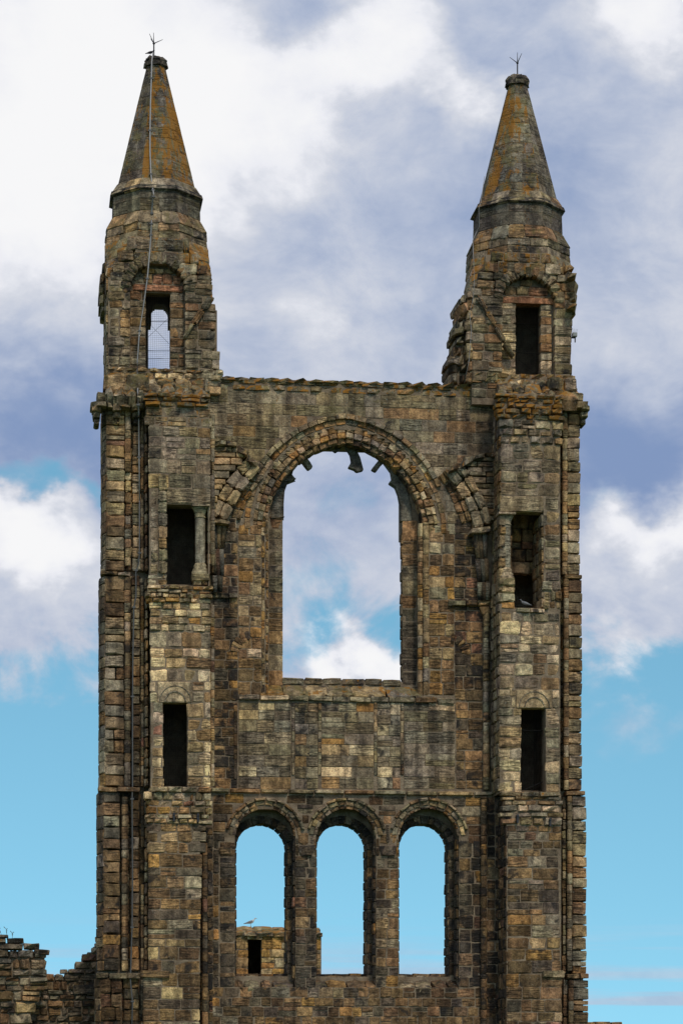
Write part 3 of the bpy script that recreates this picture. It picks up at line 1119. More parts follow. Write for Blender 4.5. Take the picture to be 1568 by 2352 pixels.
def tower_part(tower, name, vt, vb, side, ul, hole_list, ci, co, core_lo=None):
    """core of one stage. side -1 = left tower, 1 = right. ul: outer edge column, ci/co inner and outer column of the projecting core"""
    mb = MB()
    um = (ci + co) / 2
    z0, z1 = Z(vb, um, YC), Z(vt, um, YC)
    xo, xi, xc = X(ul, YO), X(ci, YC), X(co, YC)
    s = side
    xo_in = xo - s * .07
    lo, hi = min(xo_in, xc - s * .02), max(xo_in, xc - s * .02)
    # outer solid pier
    mb.box(lo - (.15 if s > 0 else 0), hi + (.15 if s < 0 else 0), YO + .30, 2.2, z0, z1)
    # front slab with openings
    a, b = min(xi, xc), max(xi, xc)
    strip_core(mb, a + .03, b - .03, z0, z1, YC + .004, YC + .55, hole_list)
    # inner flank, back wall, floor, ceiling
    fl0, fl1 = (b - .22, b - .05) if s < 0 else (a + .05, a + .22)
    mb.box(fl0, fl1, YC + .55, 2.2, z0, z1)
    mb.box(a + .2, b - .2, 1.5, 2.2, z0, z1)
    mb.box(a + .1, b - .1, YC + .5, 1.55, z0, z0 + .12)
    mb.box(a + .1, b - .1, YC + .5, 1.55, z1 - .12, z1 - .002)
    return mb.build(name, MORTAR, tower)


def outer_strip(part, vt, vb, side, edge, front, sh, st0, st1, pal, soot, skip=0.05):
    """outer buttress: front face, nook shaft, inner strip. columns: edge..front = flank, front..sh face, st0..st1 strip"""
    lay(part, YO, min(front, sh), max(front, sh), vt, vb, pal, h=(.26, .36), wd=(.25, .52), soot=soot, rag=.012, dp=.45)
    if side < 0:
        xs = X(front, YO) + .012
        za, zb = Z(vb, front, YO), Z(vt, front, YO)
        # chamfered flank
        z = za
        while z < zb - .04:
            hh = min(R.uniform(.26, .36), zb - z)
            xe = X(edge, -.3)
            warp_stone(part, [(xe, -.25, z + .01), (xs - .01, YO + .0, z + .01), (xs - .01, YO + .0, z + hh - .01), (xe, -.25, z + hh - .01)], .12, pick(pal), R.uniform(*soot), 0)
            warp_stone(part, [(xe - .01, .35, z + .01), (xe, -.24, z + .01), (xe, -.24, z + hh - .01), (xe - .01, .35, z + hh - .01)], .12, pick(pal), R.uniform(*soot), 0)
            z += hh
    lay(part, YO + .12, min(st0, st1) + 2, max(st0, st1) - 2, vt, vb, pal, h=(.2, .34), wd=(.2, .4), soot=soot, rag=.01, dp=.3)
    lay(part, YO + .27, min(sh, st0, st1), max(sh, st0, st1), vt, vb, pal, h=(.3, .34), wd=(.3, .5), soot=(.4, .7), dp=.2)  # groove backing, darker than the faces beside it


# ---------------------------------------------------------------- left tower
tl = thing('ruined_tower', (X(360, .5), .6, 0), 'taller left stone tower with pointed spire and cable running down its front', 'tower', 'twin towers of the gable')
lw = rect_hole(384, 477, 1158, 1342, YC)
ld = rect_hole(376, 430, 1613, 1807, YC)
t4 = tower_part(tl, 'upper_stage', 905, 1345, -1, 234, [lw], 484, 341)
t3 = tower_part(tl, 'middle_stage', 1345, 1812, -1, 230, [lw, ld], 484, 344)
t2 = tower_part(tl, 'lower_stage', 1812, 2236, -1, 225, [ld], 462, 340)
t1 = tower_part(tl, 'base_stage', 2236, 2420, -1, 221, [], 460, 330)
outer_strip(t4, 935, 1312, -1, 234, 243, 287, 302, 326, 'tower', (.15, .5))
outer_strip(t3, 1322, 1806, -1, 229, 240, 286, 300, 324, 'tower', (.15, .5))
outer_strip(t2, 1818, 2230, -1, 224, 236, 276, 296, 322, 'towerlow', (.2, .55))
outer_strip(t1, 2246, 2400, -1, 219, 230, 280, 282, 322, 'towerlow', (.2, .55))
shaft(t4, 294, 940, 1085, YO + .04, 7, 'tower', (.2, .5))
lay(t4, YO + .08, 287, 302, 1085, 1205, 'tower', h=(.24, .34), wd=(.1, .3), kind='worn')
shaft(t4, 294, 1205, 1300, YO + .04, 7, 'tower', (.2, .5), skip=.1)
for a, b, p in ((1325, 1806, t3), (1830, 2230, t2)):
    shaft(p, 293 if p is t3 else 287, a, b, YO + .04, 7.2, 'tower' if p is t3 else 'towerlow', (.15, .55))
# nook shafts and broken strip between buttress and core
for p, a, b, pal in ((t4, 940, 1312, 'tower'), (t3, 1326, 1806, 'tower'), (t2, 1822, 2230, 'towerlow'), (t1, 2250, 2400, 'towerlow')):
    shaft(p, 328, a, b, YO + .10, 4.2, pal, (.1, .5), skip=.08)
    lay(p, YO - .18, 332, 342, a, b, pal, h=(.22, .34), wd=(.1, .3), kind='worn', rag=.012, dp=.6)
    lay(p, YO + .24, 320, 346, a, b, pal, h=(.3, .34), wd=(.3, .5), soot=(.4, .7), dp=.2)  # darker backing behind shaft and strip
    
for p, v0, v1, u0, u1, pr in ((t4, 1312, 1321, 231, 300, .08), (t3, 1807, 1819, 226, 322, .06), (t1, 2234, 2248, 221, 322, .06)):
    course(p, u0, u1, v0, v1, YO, pr, 'tower', wd=(.3, .6), lichen=.15)
    for k in range(1):
        put_block(p, (X(u0 + 1, -.2), -.15, Z((v0 + v1) / 2, u0, -.2)), face_axes((-1, 0, 0)), .8, (v1 - v0) * M, .2, pick('tower'), .4, .1, 'worn')
# core, upper stage
lay(t4, YC, 341, 484, 980, 1122, 'greywall', h=(.26, .38), wd=(.3, .6), soot=(.1, .5), lichen=.06)
lay(t4, YC, 333, 484, 935, 980, 'greywall', h=(.16, .26), wd=(.25, .5), soot=(.15, .5), kind='worn', lichen=.4, rag=.05)
lay(t4, YC, 332, 478, 905, 935, 'turret', h=(.10, .16), wd=(.25, .55), soot=(.2, .55), kind='rubble', lichen=.85, rag=.08, proud=(.0, .16), dp=.35)
quadpx(t4, [(384, 1156), (484, 1156), (484, 1122), (382, 1122)], YC - .03, .5, (.26, .245, .205), .2, .03, 'ashlar', 'lintel')
lay(t4, YC, 345, 363, 1122, 1318, 'tower', h=(.24, .34), wd=(.1, .3), kind='worn')
lay(t4, YC - .06, 364, 384, 1090, 1318, 'greywall', h=(.26, .34), wd=(.2, .4), kind='worn', soot=(.05, .4), proud=(0, .05))
# window column
cb = X(461, YC - .05)


def column(part, u, vcap, vsh, vbase, vbot, rpx):
    x, yy = X(u, YC), YC + .16
    zz = [Z(q, u, YC) for q in (vcap, vsh, vbase, vbot)]
    root = put_drum(part, x, yy, zz[2], rpx * M, zz[1] - zz[2], 'greywall', .15, 0, 'shaft', 'column_shaft')
    root.color = (.27, .25, .21, .12)
    c = put_drum(part, x, yy, zz[1], rpx * M, zz[0] - zz[1], 'greywall', .3, 0, 'capital', 'capital')
    b = put_drum(part, x, yy, zz[3], rpx * M, zz[2] - zz[3], 'greywall', .25, 0.05, 'base', 'column_base')
    put_block(part, (x, yy - .24, zz[0] - .03), face_axes((0, -1, 0)), rpx * M * 3.5, .08, .42, pick('greywall'), .3, 0, 'worn', 'abacus')
    put_block(part, (x, yy - .22, zz[3] - .07), face_axes((0, -1, 0)), rpx * M * 3.3, .2, .42, pick('greywall'), .3, .05, 'worn', 'plinth')


column(t4, 461, 1158, 1188, 1292, 1320, 11.5)
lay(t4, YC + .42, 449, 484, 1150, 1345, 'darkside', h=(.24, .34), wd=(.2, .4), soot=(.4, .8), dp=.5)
lay(t4, YC + .02, 443, 480, 1330, 1345, 'rubble', single=True, wd=(.2, .3), kind='worn', dp=.5)
lay(t4, YC + .05, 476, 484, 1156, 1318, 'tower', h=(.24, .34), wd=(.1, .3))
shaft(t4, 488, 950, 1300, YC + .15, 5.5, 'greywall', (.15, .5), skip=.12)
# middle stage
lay(t3, YC, 340, 384, 1318, 1345, 'rubble', h=(.14, .22), wd=(.2, .45), kind='rubble', lichen=.35)
lay(t3, YC, 335, 486, 1345, 1385, 'rubble', h=(.09, .17), wd=(.14, .38), kind='rubble', lichen=.25, proud=(0, .14), rag=.05, dp=.3)
lay(t3, YC, 343, 484, 1385, 1450, 'light', h=(.14, .24), wd=(.2, .42), kind='worn', soot=(.05, .4), rag=.03, proud=(0, .06))
lay(t3, YC, 345, 484, 1450, 1566, 'light', h=(.24, .34), wd=(.3, .65), soot=(.0, .35), kind='worn')
lay(t3, YC, 345, 362, 1566, 1613, 'light', wd=(.1, .3))
lay(t3, YC, 442, 484, 1566, 1613, 'light', wd=(.2, .4))
quadpx(t3, [(363, 1613), (441, 1613), (441, 1566), (363, 1566)], YC - .03, .4, (.30, .275, .225), .12, 0, 'flat', 'lintel')
ring(t3, X(403, YC), Z(1613, 403, YC), .20, .31, 4, 176, 1, YC - .045, .05, 'panel', soot=(.1, .2), kind='flat', name='lintel_moulding', jit=0) if False else None
lay(t3, YC, 350, 376, 1613, 1808, 'light', h=(.24, .32), wd=(.3, .5), soot=(.0, .3), kind='worn', rag=.02)
lay(t3, YC, 430, 484, 1613, 1808, 'light', h=(.24, .32), wd=(.24, .5), soot=(.05, .4), kind='worn')
shaft(t3, 488, 1385, 1806, YC + .15, 5, 'tower', (.15, .5))
lay_side(t3, X(348, YC), YC, YO, Z(1808, 348, YC), Z(1385, 348, YC), -1, 'tower')
# lower stage
course(t2, 345, 486, 1806, 1820, YC, .10, 'rubble', kind='rubble', wd=(.25, .5), lichen=.25)
lay(t2, YC, 332, 485, 1820, 1892, 'rubble', h=(.11, .22), wd=(.18, .42), kind='rubble', soot=(0, .4), rag=.05, proud=(0, .10), dp=.3)
lay(t2, YC, 337, 474, 1892, 1960, 'towerlow', h=(.22, .3), wd=(.25, .5), kind='worn', soot=(.1, .45))
lay(t2, YC, 340, [(1955, 466), (2100, 462), (2240, 460)], 1960, 2236, 'towerlow', h=(.2, .36), wd=(.28, .72), soot=(.2, .6))
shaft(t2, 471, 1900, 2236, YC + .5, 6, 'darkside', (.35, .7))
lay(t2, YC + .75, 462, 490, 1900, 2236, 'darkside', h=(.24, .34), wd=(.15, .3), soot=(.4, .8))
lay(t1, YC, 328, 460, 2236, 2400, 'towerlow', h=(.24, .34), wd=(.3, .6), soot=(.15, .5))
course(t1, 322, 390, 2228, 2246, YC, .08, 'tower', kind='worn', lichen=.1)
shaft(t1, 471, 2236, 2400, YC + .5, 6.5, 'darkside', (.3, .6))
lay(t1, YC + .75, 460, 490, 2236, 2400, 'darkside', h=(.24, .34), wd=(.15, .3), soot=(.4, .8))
# inner junction strip between core and gable, upper stages
lay(t4, -.35, 486, 492, 1050, 1316, 'tower', h=(.2, .3), wd=(.05, .2))

# ---------------------------------------------------------------- right tower
tr = thing('ruined_tower', (X(1230, .5), .6, 0), 'right stone tower with blocked-up turret arch and broken masonry stub beside the wall top', 'tower', 'twin towers of the gable')
rw = rect_hole(1152, 1246, 1175, 1396, YC)
rd = rect_hole(1196, 1251, 1626, 1819, YC)
q4 = tower_part(tr, 'upper_stage', 905, 1399, 1, 1335, [rw], 1148, 1288)
q3 = tower_part(tr, 'middle_stage', 1399, 1822, 1, 1339, [rw, rd], 1145, 1288)
q2 = tower_part(tr, 'lower_stage', 1822, 2236, 1, 1345, [rd], 1160, 1290)
q1 = tower_part(tr, 'base_stage', 2236, 2420, 1, 1350, [], 1160, 1290)
outer_strip(q4, 932, 1320, 1, 1334, 1332, 1302, 1286, 1293, 'tower', (.2, .55))
outer_strip(q3, 1330, 1815, 1, 1338, 1336, 1303, 1287, 1294, 'tower', (.2, .55))
outer_strip(q2, 1828, 2236, 1, 1345, 1346, 1312, 1288, 1302, 'tower', (.2, .5))
outer_strip(q1, 2250, 2400, 1, 1350, 1351, 1314, 1290, 1305, 'towerlow', (.2, .5))
for p, a, b, u in ((q4, 935, 1320, 1296), (q3, 1330, 1815, 1299), (q2, 1828, 2230, 1307), (q1, 2250, 2400, 1310)):
    shaft(p, u, a, b, YO + .02, 6.3, 'tower', (.1, .45))
    lay(p, YO + .26, 1282, 1306, a, b, 'tower', h=(.3, .34), wd=(.3, .5), soot=(.4, .7), dp=.2)  # darker backing behind the shaft
for p, v0, v1, u0, u1 in ((q4, 1320, 1330, 1296, 1337), (q3, 1817, 1828, 1298, 1344), (q1, 2236, 2249, 1300, 1352)):
    course(p, u0, u1, v0, v1, YO, .06, 'tower', wd=(.3, .6), lichen=.15)
# core, upper stage
lay(q4, YC, 1140, 1290, 908, 965, 'turret', h=(.10, .17), wd=(.2, .5), soot=(.2, .55), kind='rubble', lichen=.8, rag=.1, proud=(0, .16), dp=.35)
lay(q4, YC, 1146, 1290, 965, 1020, 'rubble', h=(.16, .26), wd=(.2, .45), soot=(.1, .5), kind='rubble', lichen=.3, rag=.06, proud=(0, .1), dp=.3)
lay(q4, YC, 1149, 1285, 1020, 1140, 'greywall', h=(.26, .36), wd=(.3, .6), soot=(.05, .5), lichen=.03, kind='worn')
quadpx(q4, [(1148, 1175), (1248, 1175), (1247, 1140), (1149, 1140)], YC - .03, .5, (.27, .25, .205), .15, .03, 'ashlar', 'lintel')
lay(q4, YC, 1250, 1285, 1140, 1335, 'greywall', h=(.26, .34), wd=(.2, .45), kind='worn', soot=(.05, .4))
column(q4, 1163, 1177, 1204, 1302, 1330, 11.5)
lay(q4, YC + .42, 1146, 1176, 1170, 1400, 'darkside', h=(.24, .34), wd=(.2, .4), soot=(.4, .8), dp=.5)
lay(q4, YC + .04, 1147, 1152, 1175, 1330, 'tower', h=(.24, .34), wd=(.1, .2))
# inner flank left of the core; lower stages have corner shade painted in
for p, a, b, u, pal, flank_soot_shade in ((q4, 940, 1330, 1148, 'tower', (.2, .6)), (q3, 1330, 1815, 1145, 'greywall', (.05, .45)), (q2, 1830, 2236, 1162, 'darkside', (.4, .8)), (q1, 2236, 2400, 1162, 'darkside', (.4, .8))):
    lay_side(p, X(u, YC), YC, .0, Z(b, u, YC), Z(a, u, YC), -1, pal, h=(.24, .34), soot=flank_soot_shade, wd=(.3, .5), kind='worn')
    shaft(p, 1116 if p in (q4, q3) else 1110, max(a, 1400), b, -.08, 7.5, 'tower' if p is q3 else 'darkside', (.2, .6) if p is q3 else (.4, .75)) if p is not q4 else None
lay(q2, -.0, 1117, 1155, 1830, 2236, 'darkside', h=(.24, .34), wd=(.2, .4), soot=(.5, .85))  # shade of the inner corner painted into these stones
lay(q1, -.0, 1117, 1155, 2236, 2400, 'darkside', h=(.24, .34), wd=(.2, .4), soot=(.5, .85))  # corner shade painted in down to the foot
quadpx(q3, [(1108, 1412), (1124, 1412), (1130, 1392), (1100, 1392)], -.18, .3, 'tower', .5, 0, 'worn', 'capital')
# inside of the big window: back wall with a dark doorway below
for k, (va, vb) in enumerate(((1175, 1215), (1215, 1245), (1245, 1262), (1262, 1290), (1290, 1318))):
    lay(q4, .1, 1168, 1250, va, vb, 'infill' if k in (2, 4) else 'towerlow', single=True, wd=(.3, .6), soot=(.3, .7), dp=.3)
lay_side(q4, X(1244, YC), YC, .1, Z(1396, 1244, YC), Z(1180, 1244, YC), -1, 'tower', wd=(.3, .5))
# middle stage
lay(q3, YC, 1150, 1182, 1332, 1400, 'rubble', h=(.16, .28), wd=(.18, .4), kind='rubble', lichen=.15)
lay(q3, YC, 1246, 1288, 1335, 1400, 'rubble', h=(.16, .28), wd=(.15, .3), kind='rubble', rag=.03, lichen=.1, proud=(0, .09))
course(q3, 1184, 1250, 1396, 1407, YC, .05, 'rubble', wd=(.4, .7), lichen=.4)
lay(q3, YC, 1150, 1284, 1407, 1428, 'greywall', single=True, wd=(.22, .4), kind='worn', lichen=.12, soot=(.2, .5))
lay(q3, YC, 1147, 1284, 1428, 1500, 'pale', h=(.2, .3), wd=(.25, .6), soot=(0, .3), kind='worn', rag=.02)
lay(q3, YC, 1146, 1284, 1500, 1584, 'pale', h=(.28, .36), wd=(.35, .7), soot=(0, .25), kind='worn')
lay(q3, YC, 1145, 1184, 1584, 1626, 'pale', wd=(.2, .4), soot=(0, .35))
lay(q3, YC, 1267, 1284, 1584, 1626, 'pale', wd=(.1, .3), soot=(0, .35))
quadpx(q3, [(1185, 1626), (1266, 1626), (1266, 1584), (1185, 1584)], YC - .03, .4, (.33, .29, .22), .1, 0, 'flat', 'lintel')
lay(q3, YC, 1145, 1196, 1626, 1822, 'pale', h=(.25, .33), wd=(.3, .6), soot=(0, .3), kind='worn', rag=.015)
lay(q3, YC, 1252, 1285, 1626, 1822, 'pale', h=(.25, .34), wd=(.3, .5), soot=(0, .3), kind='worn')
# lower stage
course(q2, 1150, 1285, 1818, 1830, YC, .08, 'rubble', kind='rubble', wd=(.3, .6), lichen=.35)
lay(q2, YC, 1152, 1288, 1830, 1896, 'rubble', h=(.12, .22), wd=(.2, .5), kind='rubble', soot=(0, .4), rag=.06, proud=(0, .10), dp=.3)
lay(q2, YC, 1164, 1288, 1896, 1950, 'towerlow', h=(.2, .3), wd=(.22, .5), kind='worn', soot=(.05, .45))
lay(q2, YC, 1164, [(1950, 1280), (2236, 1287)], 1950, 2236, 'towerlow', h=(.26, .36), wd=(.28, .72), soot=(.2, .6))
lay(q1, YC, 1162, 1290, 2236, 2400, 'towerlow', h=(.24, .34), wd=(.25, .6), soot=(.1, .45))
course(q1, 1245, 1296, 2228, 2246, YC, .08, 'tower', kind='worn', lichen=.1)

# carved half circles on the door lintels
for p, uc, vb in ((t3, 403, 1612), (q3, 1226, 1625)):
    ring(p, X(uc, YC), Z(vb, uc, YC), .245, .44, 3, 177, 1, YC - .05, .04, 'panel', kind='flat', name='lintel_roll', jit=0) if False else None
    mb = MB()
    cx_, cz_ = X(uc, YC), Z(vb, uc, YC)
    for r0, r1, y in ((.25, .275, YC - .06), (.40, .42, YC - .05)):
        n = 14
        o_ = [(cx_ + r1 * math.cos(math.pi * k / n), cz_ + r1 * math.sin(math.pi * k / n)) for k in range(n + 1)]
        i_ = [(cx_ + r0 * math.cos(math.pi * k / n), cz_ + r0 * math.sin(math.pi * k / n)) for k in range(n + 1)]
        mb.prism(o_ + i_[::-1], [], y, YC + .02)
    o = mb.build('lintel_carving', STONE, p)
    o.color = (.29, .26, .21, .15)
    o['lichen'] = 0.0

# ---------------------------------------------------------------- turrets and spires
def octo(cx, cy, r, z):
    return [Vector((cx + r * math.cos(math.radians(-112.5 + 45 * k)), cy + r * math.sin(math.radians(-112.5 + 45 * k)), z)) for k in range(8)]


def facet_courses(part, cx, cy, prof, faces, pal, hrow, soot, lichen, kind, wmax=.62, dp=.12, joint=.010, name='stone'):
    """octagonal masonry between successive (z, r) of prof"""
    for (za, ra_), (zb, rb2) in zip(prof, prof[1:]):
        n = max(1, round((zb - za) / hrow))
        cuts = [za + (zb - za) * i / n for i in range(n + 1)]
        for z0, z1 in zip(cuts, cuts[1:]):
            r0, r1 = ra_ + (rb2 - ra_) * (z0 - za) / (zb - za), ra_ + (rb2 - ra_) * (z1 - za) / (zb - za)
            A, B = octo(cx, cy, r0, z0 + joint / 2), octo(cx, cy, r1, z1 - joint / 2)
            for k in faces:
                p0, p1, p2, p3 = A[k], A[(k + 1) % 8], B[(k + 1) % 8], B[k]
                L = (p1 - p0).length
                m = 1 if L < .50 else 2
                cs = [0] + [(i + R.uniform(-.22, .22)) / m for i in range(1, m)] + [1]
                for c0, c1 in zip(cs, cs[1:]):
                    g = joint / 2 / max(L, .1)
                    li = lichen(k, z0) if callable(lichen) else lichen
                    warp_stone(part, [p0.lerp(p1, c0 + g), p0.lerp(p1, c1 - g), p3.lerp(p2, c1 - g), p3.lerp(p2, c0 + g)], dp, pick(pal, .14), R.uniform(*soot), li, kind, name)


VIS = (6, 7, 0, 1, 2)


def frustum(mb, cx, cy, prof, inset):
    rings_ = [octo(cx, cy, max(.02, r - inset), z) for z, r in prof]
    vs_ = [p for rg in rings_ for p in rg]
    fs_ = []
    for i in range(len(rings_) - 1):
        for k in range(8):
            k2 = (k + 1) % 8
            fs_.append((i * 8 + k, i * 8 + k2, (i + 1) * 8 + k2, (i + 1) * 8 + k))
    fs_.append(tuple(reversed(range(8))))
    fs_.append(tuple(range((len(rings_) - 1) * 8, len(rings_) * 8)))
    mb.add(vs_, fs_)


def spire(tower, uc, v_top, v_neck, v_base, v_ring, v_drum, rbase, rtop, lich, shift=(0, 0)):
    cy = YT + 1.42
    cx = X(uc, cy)
    zz = lambda v: Z(v, uc, cy - .3)
    zb_, zn, ztp, zr, zd = zz(v_base), zz(v_neck), zz(v_top), zz(v_ring), zz(v_drum)
    prof = [(zd, rbase * 1.13), (zr, rbase * 1.11), (zb_, rbase), (zn, rtop), (ztp, rtop * .8)]
    mb = MB()
    frustum(mb, cx, cy, prof, .016)
    part = mb.build('spire', MORTAR, tower)
    facet_courses(part, cx, cy, [(zb_, rbase), (zn, rtop)], VIS, 'spire', .30, (.15, .5), lich, 'flat', joint=.005)
    # drum under the spire
    facet_courses(part, cx, cy, [(zd, rbase * 1.13), (zr, rbase * 1.11)], VIS, 'spire', .36, (.15, .42), lambda k, z: .25 if k in (1, 0) else .05, 'flat')
    # drip ring: sloping top and undercut
    facet_courses(part, cx, cy, [(zr - .07, rbase * 1.20), (zb_ + .05, rbase * 1.01)], VIS, 'turret', 1., (.2, .45), .2, 'ashlar', dp=.09, name='drip_stone')
    A, B = octo(cx, cy, rbase * 1.20, zr - .08), octo(cx, cy, rbase * 1.11, zr - .12)
    for k in VIS:
        warp_stone(part, [B[k], B[(k + 1) % 8], A[(k + 1) % 8], A[k]], .12, pick('spire'), .6, 0, 'flat', 'drip_stone')
    # cap stones
    facet_courses(part, cx, cy, [(zn - .02, rtop * 1.22), (zn + (ztp - zn) * .45, rtop * 1.25), (ztp, rtop * .85)], range(8), 'spire', .2, (.4, .8), .15, 'rubble', dp=.2, name='cap_stone')
    return part, cx, cy, zd, ztp


def lichL(k, z):
    return {7: .42, 0: .70, 1: .84, 6: .25, 2: .3}.get(k, .2) + .0


spL, cxL, cyL, zdL, ztL = spire(tl, 358, 124, 146, 434, 452, 508, 1.11, .265, lambda k, z: lichL(k, z) + .12 * math.sin(z * 1.3))
spR, cxR, cyR, zdR, ztR = spire(tr, 1187.5, 166, 190, 462, 480, 540, 1.10, .27, lambda k, z: {7: .84, 0: .66, 6: .55, 1: .28}.get(k, .2) + .10 * math.sin(z * 1.7))


def turret(tower, uc, u8, v_drum, v_eave, v_sh, v_br, v_bot, xl_tab, xr_tab, arch_px, door_px, back_px, lint):
    """square turret turning octagonal, with an arched recess and a doorway"""
    cy = YT + 1.42
    cx = X(uc, YT)
    cx8 = X(u8, cy)
    um = uc
    z_b, z_s = Z(v_bot, um, YT), Z(v_sh, um, YT)
    ze, zd = Z(v_eave, um, cy - .8), Z(v_drum, um, cy - .4)
    hw = 1.36
    aH = arch_hole(*arch_px, YT)
    dH = rect_hole(*door_px, YT + .25)
    mb = MB()
    zbr_ = Z(v_br, um, YT)
    strip_core(mb, cx - hw + .03, cx + hw - .03, z_b - .6, zbr_, YT + .004, YT + .3, [aH])
    strip_core(mb, cx - .62, cx + .62, zbr_, z_s, YT + .005, YT + .3, [aH])
    strip_core(mb, cx - hw + .03, cx + hw - .03, z_b - .6, zbr_, YT + .255, YT + .62, [dH])
    strip_core(mb, cx - .9, cx + .9, zbr_, z_s, YT + .3, YT + .9)
    mb.box(cx - hw + .1, cx - hw + .5, YT + .62, YT + 2.75, z_b - .6, zbr_ + .3)
    mb.box(cx + hw - .5, cx + hw - .1, YT + .62, YT + 2.75, z_b - .6, zbr_ + .3)
    bh = []
    if back_px:
        bu0, bu1, bvt, bvb = back_px
        bz1, bz0 = Z(bvt, (bu0 + bu1) / 2, YT + 2.2), Z(bvb, (bu0 + bu1) / 2, YT + 2.2)

        def bhw(z):
            d = bz1 - z
            if d > .60:
                return .32
            return math.sqrt(max(0, .235 ** 2 - (d - .25) ** 2)) if d < .25 else .235
        b0 = Hole(X((bu0 + bu1) / 2, YT + 2.2), bz0, bz1, bhw)
        bh = [b0]
    strip_core(mb, cx - hw + .4, cx + hw - .4, z_b - .6, zbr_ + .3, YT + 2.2, YT + 2.75, bh, dz=.035, grow=0)
    mb.box(cx - hw + .2, cx + hw - .2, YT + .4, YT + 2.5, z_b - .6, z_b + .02)
    mb.box(cx - hw + .2, cx + hw - .2, YT + .6, YT + 2.7, zbr_ + .25, zbr_ + .35)
    prof = [(z_s - .3, 1.44), (ze, 1.41), (zd, 1.24)]
    frustum(mb, cx8, cy, prof, .03)
    part = mb.build('turret', MORTAR, tower)
    # front masonry
    lay(part, YT, xl_tab, xr_tab, v_sh, v_bot, 'turret', [aH], h=(.2, .3), wd=(.24, .5), soot=(.2, .55), kind='worn', lichen=lambda z: .12 + .5 * max(0, (z - z_s + 1.6) / 1.6), rag=.04, proud=(0, .05))
    r = aH.hw(aH.z0)
    ring(part, aH.cx, aH.z1 - r, r, r + .27, 0, 180, 15, YT - .03, .3, 'turret', soot=(.25, .6), kind='worn', lichen=.25, jit=.02)
    # infill of the arch
    ua, ub, vt, vb = arch_px
    fill = Hole(aH.cx, aH.z0, aH.z1, aH.hw)

    class Outside:
        pass
    z = aH.z0
    ax = face_axes((0, -1, 0))
    while z < aH.z1 - .08:
        hh = min(R.uniform(.14, .28), aH.z1 - z)
        half = min(aH.hw(z + .02), aH.hw(min(z + hh, aH.z1 - .001)) + .12)
        segs = [(aH.cx - half, aH.cx + half)]
        b = dH.block(z, z + hh)
        if b:
            segs = [(segs[0][0], b[0]), (b[1], segs[0][1])]
        for a0, a1 in segs:
            x = a0
            while x < a1 - .05:
                w_ = R.uniform(.2, .5)
                if a1 - x - w_ < .12:
                    w_ = a1 - x
                put_block(part, (x + w_ / 2, YT + .25 - R.uniform(0, .03), z + hh / 2), ax, w_ - .02, hh - .02, .2, pick('infill' if z > dH.z1 - .1 else 'light' if not back_px else 'tower'), R.uniform(.05, .4), .05, 'worn')
                x += w_
        z += hh
    put_block(part, (dH.cx, YT + .2, dH.z1 + .09), ax, lint, .17, .3, ROSE, .15, 0, 'worn', 'lintel')
    # octagon above the square
    facet_courses(part, cx8, cy, [(z_s - .25, 1.46), (ze - .03, 1.43)], VIS, 'turret', .22, (.2, .5), .35, 'worn', dp=.12)
    facet_courses(part, cx8, cy, [(ze - .04, 1.46), (zd + .02, 1.25)], VIS, 'turret', 1., (.2, .45), .3, 'worn', dp=.09, name='drip_stone')
    # broaches: sloping corners between square and octagon
    for sx in (-1, 1):
        zc_, zt_ = Z(v_br, um, YT), z_s + .05
        C = Vector((cx + sx * (hw + .02), YT - .01, zc_))
        A = Vector((cx8 + sx * .56, YT + .07, zt_))
        B = Vector((cx8 + sx * 1.35, YT + .86, zt_))
        D2 = Vector((cx + sx * (hw + .02), YT + 1.4, zc_ + .3))
        mb2 = MB()
        nb = 4
        for i in range(nb):
            f0, f1 = i / nb, (i + 1) / nb
            f0m = max(f0, .03)
            q = [C.lerp(A, f0m), C.lerp(B, f0m), C.lerp(B, f1), C.lerp(A, f1)]
            r_ = [C.lerp(B, f0m), C.lerp(D2, f0m), D2.lerp(B, f1) if i == nb - 1 else C.lerp(D2, f1), C.lerp(B, f1)]
            for pts in (q, r_):
                if (pts[2] - pts[1]).length < .02:
                    continue
                if sx < 0:
                    pts = [pts[1], pts[0], pts[3], pts[2]]
                warp_stone(part, pts, .18, pick('turret'), R.uniform(.2, .5), .55, 'worn')
    # outer sides
    for sx in (-1, 1):
        lay_side(part, cx + sx * hw, YT + .02, YT + 2.2, z_b, Z(v_br, um, YT), sx, 'turret', lichen=.2, wd=(.4, .8))
    return part, cx, cy, aH, dH, z_b, z_s


tuL, tcxL, tcyL, aL, dL, zbL, zsL = turret(tl, 366, 358, 506, 522, 545, 640, 868, [(545, 296), (590, 268), (640, 250), (700, 249), (868, 249)], [(545, 420), (585, 454), (640, 486), (655, 484), (700, 494), (760, 497), (800, 500), (868, 512)],
                                           (300, 425, 604, 850), (336, 390, 671, 846), (350, 386, 697, 846), 1.3)
tuR, tcxR, tcyR, aR, dR, zbR, zsR = turret(tr, 1196, 1188, 538, 556, 580, 672, 880, [(580, 1130), (625, 1104), (672, 1082), (880, 1082)], [(580, 1254), (625, 1288), (650, 1318), (672, 1322), (700, 1322), (722, 1312), (868, 1312), (885, 1320)],
                                           (1153, 1272, 635, 862), (1184, 1240, 699, 860), None, 1.55)

